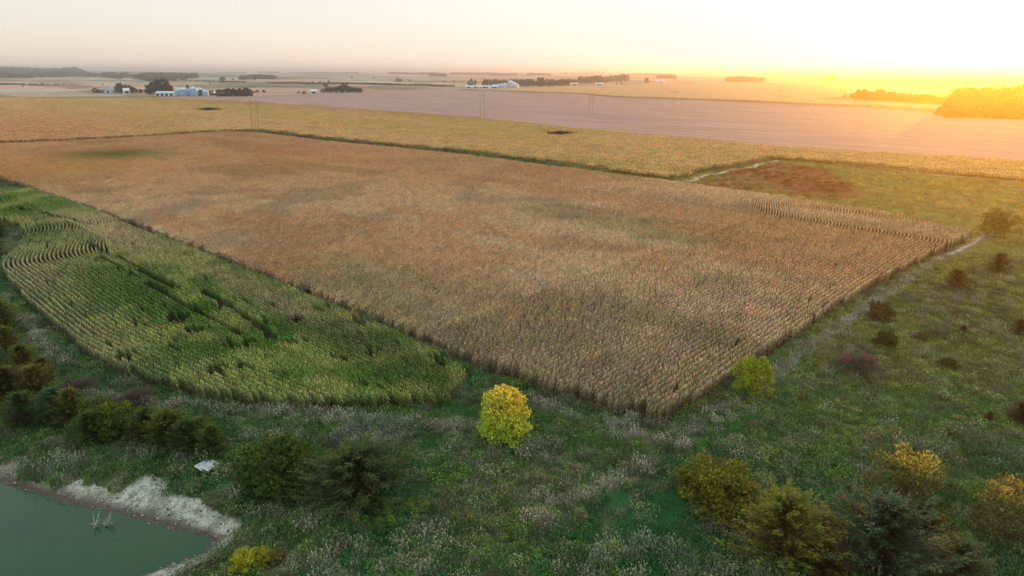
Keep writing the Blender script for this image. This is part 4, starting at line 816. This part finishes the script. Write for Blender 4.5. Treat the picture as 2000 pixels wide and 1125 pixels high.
# ------------------------------------------------------------------ farm buildings and power poles
M_WHITE = mat('white_metal', (.72, .74, .76), .5, .4, noise=(.4, .08)); M_BLUE = mat('blue_steel', (.24, .42, .62), .45, .5, noise=(.3, .12)); M_BLUER = mat('blue_roof', (.38, .58, .74), .4, .5, noise=(.3, .1)); M_DARK = mat('dark_door', (.04, .04, .05), .7); M_GREY = mat('grey_roof', (.2, .22, .25), .7, noise=(.5, .2)); M_GALV = mat('galvanised', (.50, .56, .66), .35, .5, noise=(.3, .1)); M_WOOD = mat('pole_wood', (.36, .25, .16), .9, noise=(2, .25)); M_STEEL = mat('insulator', (.3, .3, .32), .4)
def bin_mesh(r, h, n=28):
    b = MB(); rings = int(h / .8)
    for k in range(rings):
        z0, z1 = h * k / rings, h * (k + 1) / rings; rr_ = r * (1 + .006 * (k % 2))
        for i in range(n):
            a, c = 2 * math.pi * i / n, 2 * math.pi * (i + 1) / n
            b.quad((rr_ * math.cos(a), rr_ * math.sin(a), z0), (rr_ * math.cos(c), rr_ * math.sin(c), z0), (rr_ * math.cos(c), rr_ * math.sin(c), z1), (rr_ * math.cos(a), rr_ * math.sin(a), z1))
    rf = MB(); e = r * 1.03; rh = r * .5
    for i in range(n):
        a, c = 2 * math.pi * i / n, 2 * math.pi * (i + 1) / n; t_ = .12
        rf.quad((e * math.cos(a), e * math.sin(a), h), (e * math.cos(c), e * math.sin(c), h), (t_ * e * math.cos(c), t_ * e * math.sin(c), h + rh), (t_ * e * math.cos(a), t_ * e * math.sin(a), h + rh))
    cp = MB(); cp.tube((0, 0, h + rh - .1), (0, 0, h + rh + .7), e * .13, e * .13, 12)
    dr = MB(); dr.box((r + .06, 0, 1.2), (.12, 1.0, 2.0)); return b, rf, cp, dr
def grain_bin(px, py, r, h, label, mb=M_BLUE, mr_=M_BLUER, group=None):
    x, y, z = up(px, py); e = empty('grain_bin', (x, y, z)); tag(e, label, 'grain bin', group); b, rf, cp, dr = bin_mesh(r, h); link('wall', b.mesh('wall', mb), e); link('roof', rf.mesh('roof', mr_), e); link('cap', cp.mesh('cap', mr_), e); link('door', dr.mesh('door', M_DARK), e, rz=-1.2)
def shed(px, py, L_, Wd, h, rz, label, mw=M_WHITE, mr_=M_WHITE, roof_h=2.2, name='farm_shed', cat='shed', doors=3, windows=0):
    x, y, z = up(px, py); e = empty(name, (x, y, z), rz); tag(e, label, cat); w = MB(); w.box((0, 0, h / 2), (L_, Wd, h)); 
    for s in (-1, 1): w.tri((s * L_ / 2, -Wd / 2, h), (s * L_ / 2, Wd / 2, h), (s * L_ / 2, 0, h + roof_h))
    link('wall', w.mesh('wall', mw), e); r = MB(); o = .4
    for s in (-1, 1):
        a = (-L_ / 2 - o, s * (Wd / 2 + o), h - o * roof_h / (Wd / 2) + .1); b_ = (L_ / 2 + o, a[1], a[2]); c = (L_ / 2 + o, 0, h + roof_h + .1); d = (-L_ / 2 - o, 0, h + roof_h + .1)
        r.quad(a, b_, c, d); r.quad(*[(q[0], q[1], q[2] + .15) for q in (a, b_, c, d)]); r.quad(a, b_, (b_[0], b_[1], b_[2] + .15), (a[0], a[1], a[2] + .15))
    link('roof', r.mesh('roof', mr_), e)
    for k in range(doors):
        d = MB(); dx = -L_ / 2 + L_ * (k + .5) / doors; d.box((dx, -Wd / 2 - .06, h * .4), (L_ / doors * .62, .12, h * .8)); link('door', d.mesh('door', M_DARK), e)
    for k in range(windows):
        d = MB(); dx = -L_ / 2 + L_ * (k + .5) / windows; d.box((dx, -Wd / 2 - .05, h * .62), (1.2, .1, 1.3)); link('window', d.mesh('window', M_DARK), e)
shed(326, 187, 30, 14, 4.6, R(-4), 'long white shed with light blue roof at the left farm', mr_=M_BLUER, doors=4)
for i, (px, r, h, lb) in enumerate([(350, 5.2, 8.5, 'blue grain bin touching the end of the long white shed'), (358, 6.2, 10, 'large blue grain bin second from the long shed'), (371, 4.8, 8.6, 'narrow blue grain bin right of the dark narrow tree'), (379, 6.6, 11.5, 'tallest blue grain bin in the middle of the farm'), (391, 5.8, 10, 'blue grain bin half hidden by the two dark evergreens'), (402, 5.0, 7.5, 'last blue grain bin right of the two dark evergreens')]): grain_bin(px, 186.8 + .5 * (i % 2), r, h, lb)
shed(420, 186, 9, 8, 3.5, R(8), 'small white building at the left end of the windbreak', doors=1, windows=0)
shed(199, 181, 16, 9, 4, R(6), 'low grey roofed farmhouse beside the small brown tree', mw=mat('beige_wall', (.45, .42, .36), .8, noise=(.5, .15)), mr_=M_GREY, name='farmhouse', cat='house', doors=1, windows=3, roof_h=2.6)
shed(247, 182, 10, 9, 5, R(40), 'small pale gabled building under the left farm trees', mr_=M_WHITE, name='farmhouse', cat='house', doors=1, windows=2, roof_h=4)
def round_barn(px, py, label):
    x, y, z = up(px, py); e = empty('round_roof_barn', (x, y, z), R(70)); tag(e, label, 'barn'); r = 9.0; L_ = 24; b = MB(); n = 16
    for k in range(n):
        a, c = math.pi * k / n, math.pi * (k + 1) / n; b.quad((-L_ / 2, r * math.cos(a), r * 1.05 * math.sin(a)), (L_ / 2, r * math.cos(a), r * 1.05 * math.sin(a)), (L_ / 2, r * math.cos(c), r * 1.05 * math.sin(c)), (-L_ / 2, r * math.cos(c), r * 1.05 * math.sin(c)))
    link('roof', b.mesh('roof', mat('weathered_steel', (.25, .34, .44), .45, .5, noise=(.2, .3))), e)
    for s in (-1, 1):
        g = MB(); pts = [(s * (L_ / 2 - .3), r * .98 * math.cos(math.pi * k / n), r * math.sin(math.pi * k / n)) for k in range(n + 1)]; g.v = pts; g.f = [tuple(range(n + 1))]; g.c = [(1, 1, 1)]; link('end_wall', g.mesh('end_wall', M_GALV), e)
    d = MB(); d.box((-L_ / 2 - .05, 0, 2.5), (.2, 5, 5)); link('door', d.mesh('door', M_DARK), e)
round_barn(222, 181.5, 'grey blue arched steel barn left of the tallest farm tree')
shed(613, 182, 11, 8, 4, R(10), 'small white shed at the left end of the dark grove', doors=1)
for px, L_, lb in [(923, 34, 'leftmost long low white shed of the farm with silver bins'), (943, 18, 'short white shed between the two long ones'), (957, 42, 'longest white shed beside the silver bins')]: shed(px, 172.3, L_, 14, 4, R(-3), lb, mr_=M_BLUER if px != 943 else M_WHITE, doors=2)
for i, (px, r, h, lb) in enumerate([(965, 5, 7, 'first silver bin right of the longest white shed'), (972, 5, 7, 'second silver bin from the longest white shed'), (979, 6, 8, 'third silver bin from the longest white shed'), (986, 6, 9.5, 'silver bin just left of the tallest one'), (998, 8.5, 14, 'tallest silver bin of the farm before the dark grove'), (1007, 7, 9, 'squat silver bin at the right end of the farm')]): grain_bin(px, 172.2, r, h, lb, M_GALV, M_BLUER)
for i, (px, lb) in enumerate([(1284, 'tiny far silver bin, left of the two right of the lone tree'), (1293, 'tiny far silver bin, right of the two right of the lone tree')]): grain_bin(px, 164, 7, 11, lb, M_GALV, M_WHITE)
shed(1121, 166, 22, 12, 4, 0, 'white shed in the gap between the two long groves', doors=1); shed(1171, 165.6, 26, 12, 3.4, 0, 'low white shed below the hazy grove', doors=1); shed(1644, 156, 55, 20, 8, 0, 'long pale shed in the sun haze beside a small copse', doors=1)

def hframe(px, py, h, label, rz):
    x, y, z = up(px, py); H = hpx(px, py, h); e = empty('power_pole', (x, y, z), rz); tag(e, label, 'power pole', 'twin wooden power poles crossing the fields'); g = 4.2
    for s in (-1, 1): b = MB(); b.tube((s * g / 2, 0, 0), (s * g / 2, 0, H), .24, .16, 8); link('pole', b.mesh('pole', M_WOOD), e)
    b = MB(); b.box((0, .26, H * .88), (g * 2.3, .25, .32)); b.box((0, -.26, H * .88), (g * 2.3, .18, .3)); link('crossarm', b.mesh('crossarm', M_WOOD), e)
    b = MB(); b.tube((-g / 2, .2, H * .52), (g / 2, .2, H * .78), .1, .1, 5); b.tube((g / 2, -.2, H * .52), (-g / 2, -.2, H * .78), .1, .1, 5); link('brace', b.mesh('brace', M_WOOD), e)
    for s in (-1, 0, 1): b = MB(); b.tube((s * g * 1.05, 0, H * .88 - 1.5), (s * g * 1.05, 0, H * .88), .12, .12, 6); link('insulator', b.mesh('insulator', M_STEEL), e)
for px, py, h, lb in [(500, 256, 57, 'tallest twin power pole at the far corner of the tan corn'), (942, 229, 44, 'twin power pole where yellow corn meets the cut field'), (1154, 222, 36, 'twin power pole in the middle of the cut field'), (1316, 213, 33, 'twin power pole in the cut field nearest the orange corn'), (1523, 197, 30, 'faint twin power pole on the far edge of the cut field')]: hframe(px, py, h, lb, R(25))

# ------------------------------------------------------------------ pallets and the drowned branch
def pallet(px, py, rz, label, tilt, dz=0):
    x, y, z = up(px, py); e = empty('pallet', (x, y, z + .35 + dz), rz); e.rotation_euler = (tilt, 0, rz); tag(e, label, 'pallet', 'two pale pallets dumped by the pond'); m = mat('pale_wood', (.68, .72, .78), .8, noise=(3, .12)); W_, D_ = 1.6, 1.25
    for k in range(6): b = MB(); b.box((0, -D_ / 2 + D_ * (k + .5) / 6, .12), (W_, .13, .03)); link('board', b.mesh('board', m), e)
    for k in (-1, 0, 1): b = MB(); b.box((k * W_ * .45, 0, .05), (.09, D_, .1)); link('runner', b.mesh('runner', m), e)
pallet(400, 915, R(58), 'pale slatted pallet lying in the weeds, left of the two', R(8)); pallet(412, 918, R(62), 'pale slatted pallet lying in the weeds, right of the two', R(6), .12)
def snag():
    x, y = up0(196, 1026, PZ); mb = MB(); random.seed(2)
    for k in range(19):
        p = Vector((random.uniform(-.9, .9), random.gauss(0, .25), -.2)); l = random.uniform(.8, 2.1) * (1 if k % 3 else .6); d = Vector((.35 + random.gauss(0, .4) - (.9 if k < 3 else 0), random.gauss(0, .3), random.uniform(.35, 1.0))).normalized() * l
        q = p + d * .55; r = q + (d * .45 + Vector((random.gauss(0, .1), 0, random.uniform(0, .3)))); mb.tube(p, q, .06, .045, 5); mb.tube(q, r, .045, .012, 5)
        s = q + Vector((random.gauss(0, .4), random.gauss(0, .3), random.uniform(.1, .4))); mb.tube(q, s, .03, .01, 4)
    o = link('dead_branch', mb.mesh('dead_branch', mat('bleached_wood', (.34, .35, .30), .8, noise=(5, .25))), loc=(x, y, PZ), sc=.82); tag(o, 'bleached dead branches sticking out of the pond water', 'dead branch')
snag()

# ------------------------------------------------------------------ haze
def haze():
    b = MB(); b.box((0, 15000, 32), (52000, 32000, 96)); me = b.mesh('haze', bpy.data.materials.new('haze_air')); m = me.materials[0]; m.use_nodes = True; t = m.node_tree; t.nodes.clear()
    o = N(t, 'ShaderNodeOutputMaterial'); v = N(t, 'ShaderNodeVolumePrincipled'); v.inputs['Color'].default_value = (.93, .94, .97, 1); v.inputs['Density'].default_value = HAZE_D; v.inputs['Anisotropy'].default_value = HAZE_G
    t.links.new(v.outputs[0], o.inputs['Volume']); h = link('haze', me); tag(h, 'thin evening haze lying over the plain', 'haze', kind='stuff')
HAZE_D = 0.00014; HAZE_G = 0.83
haze()
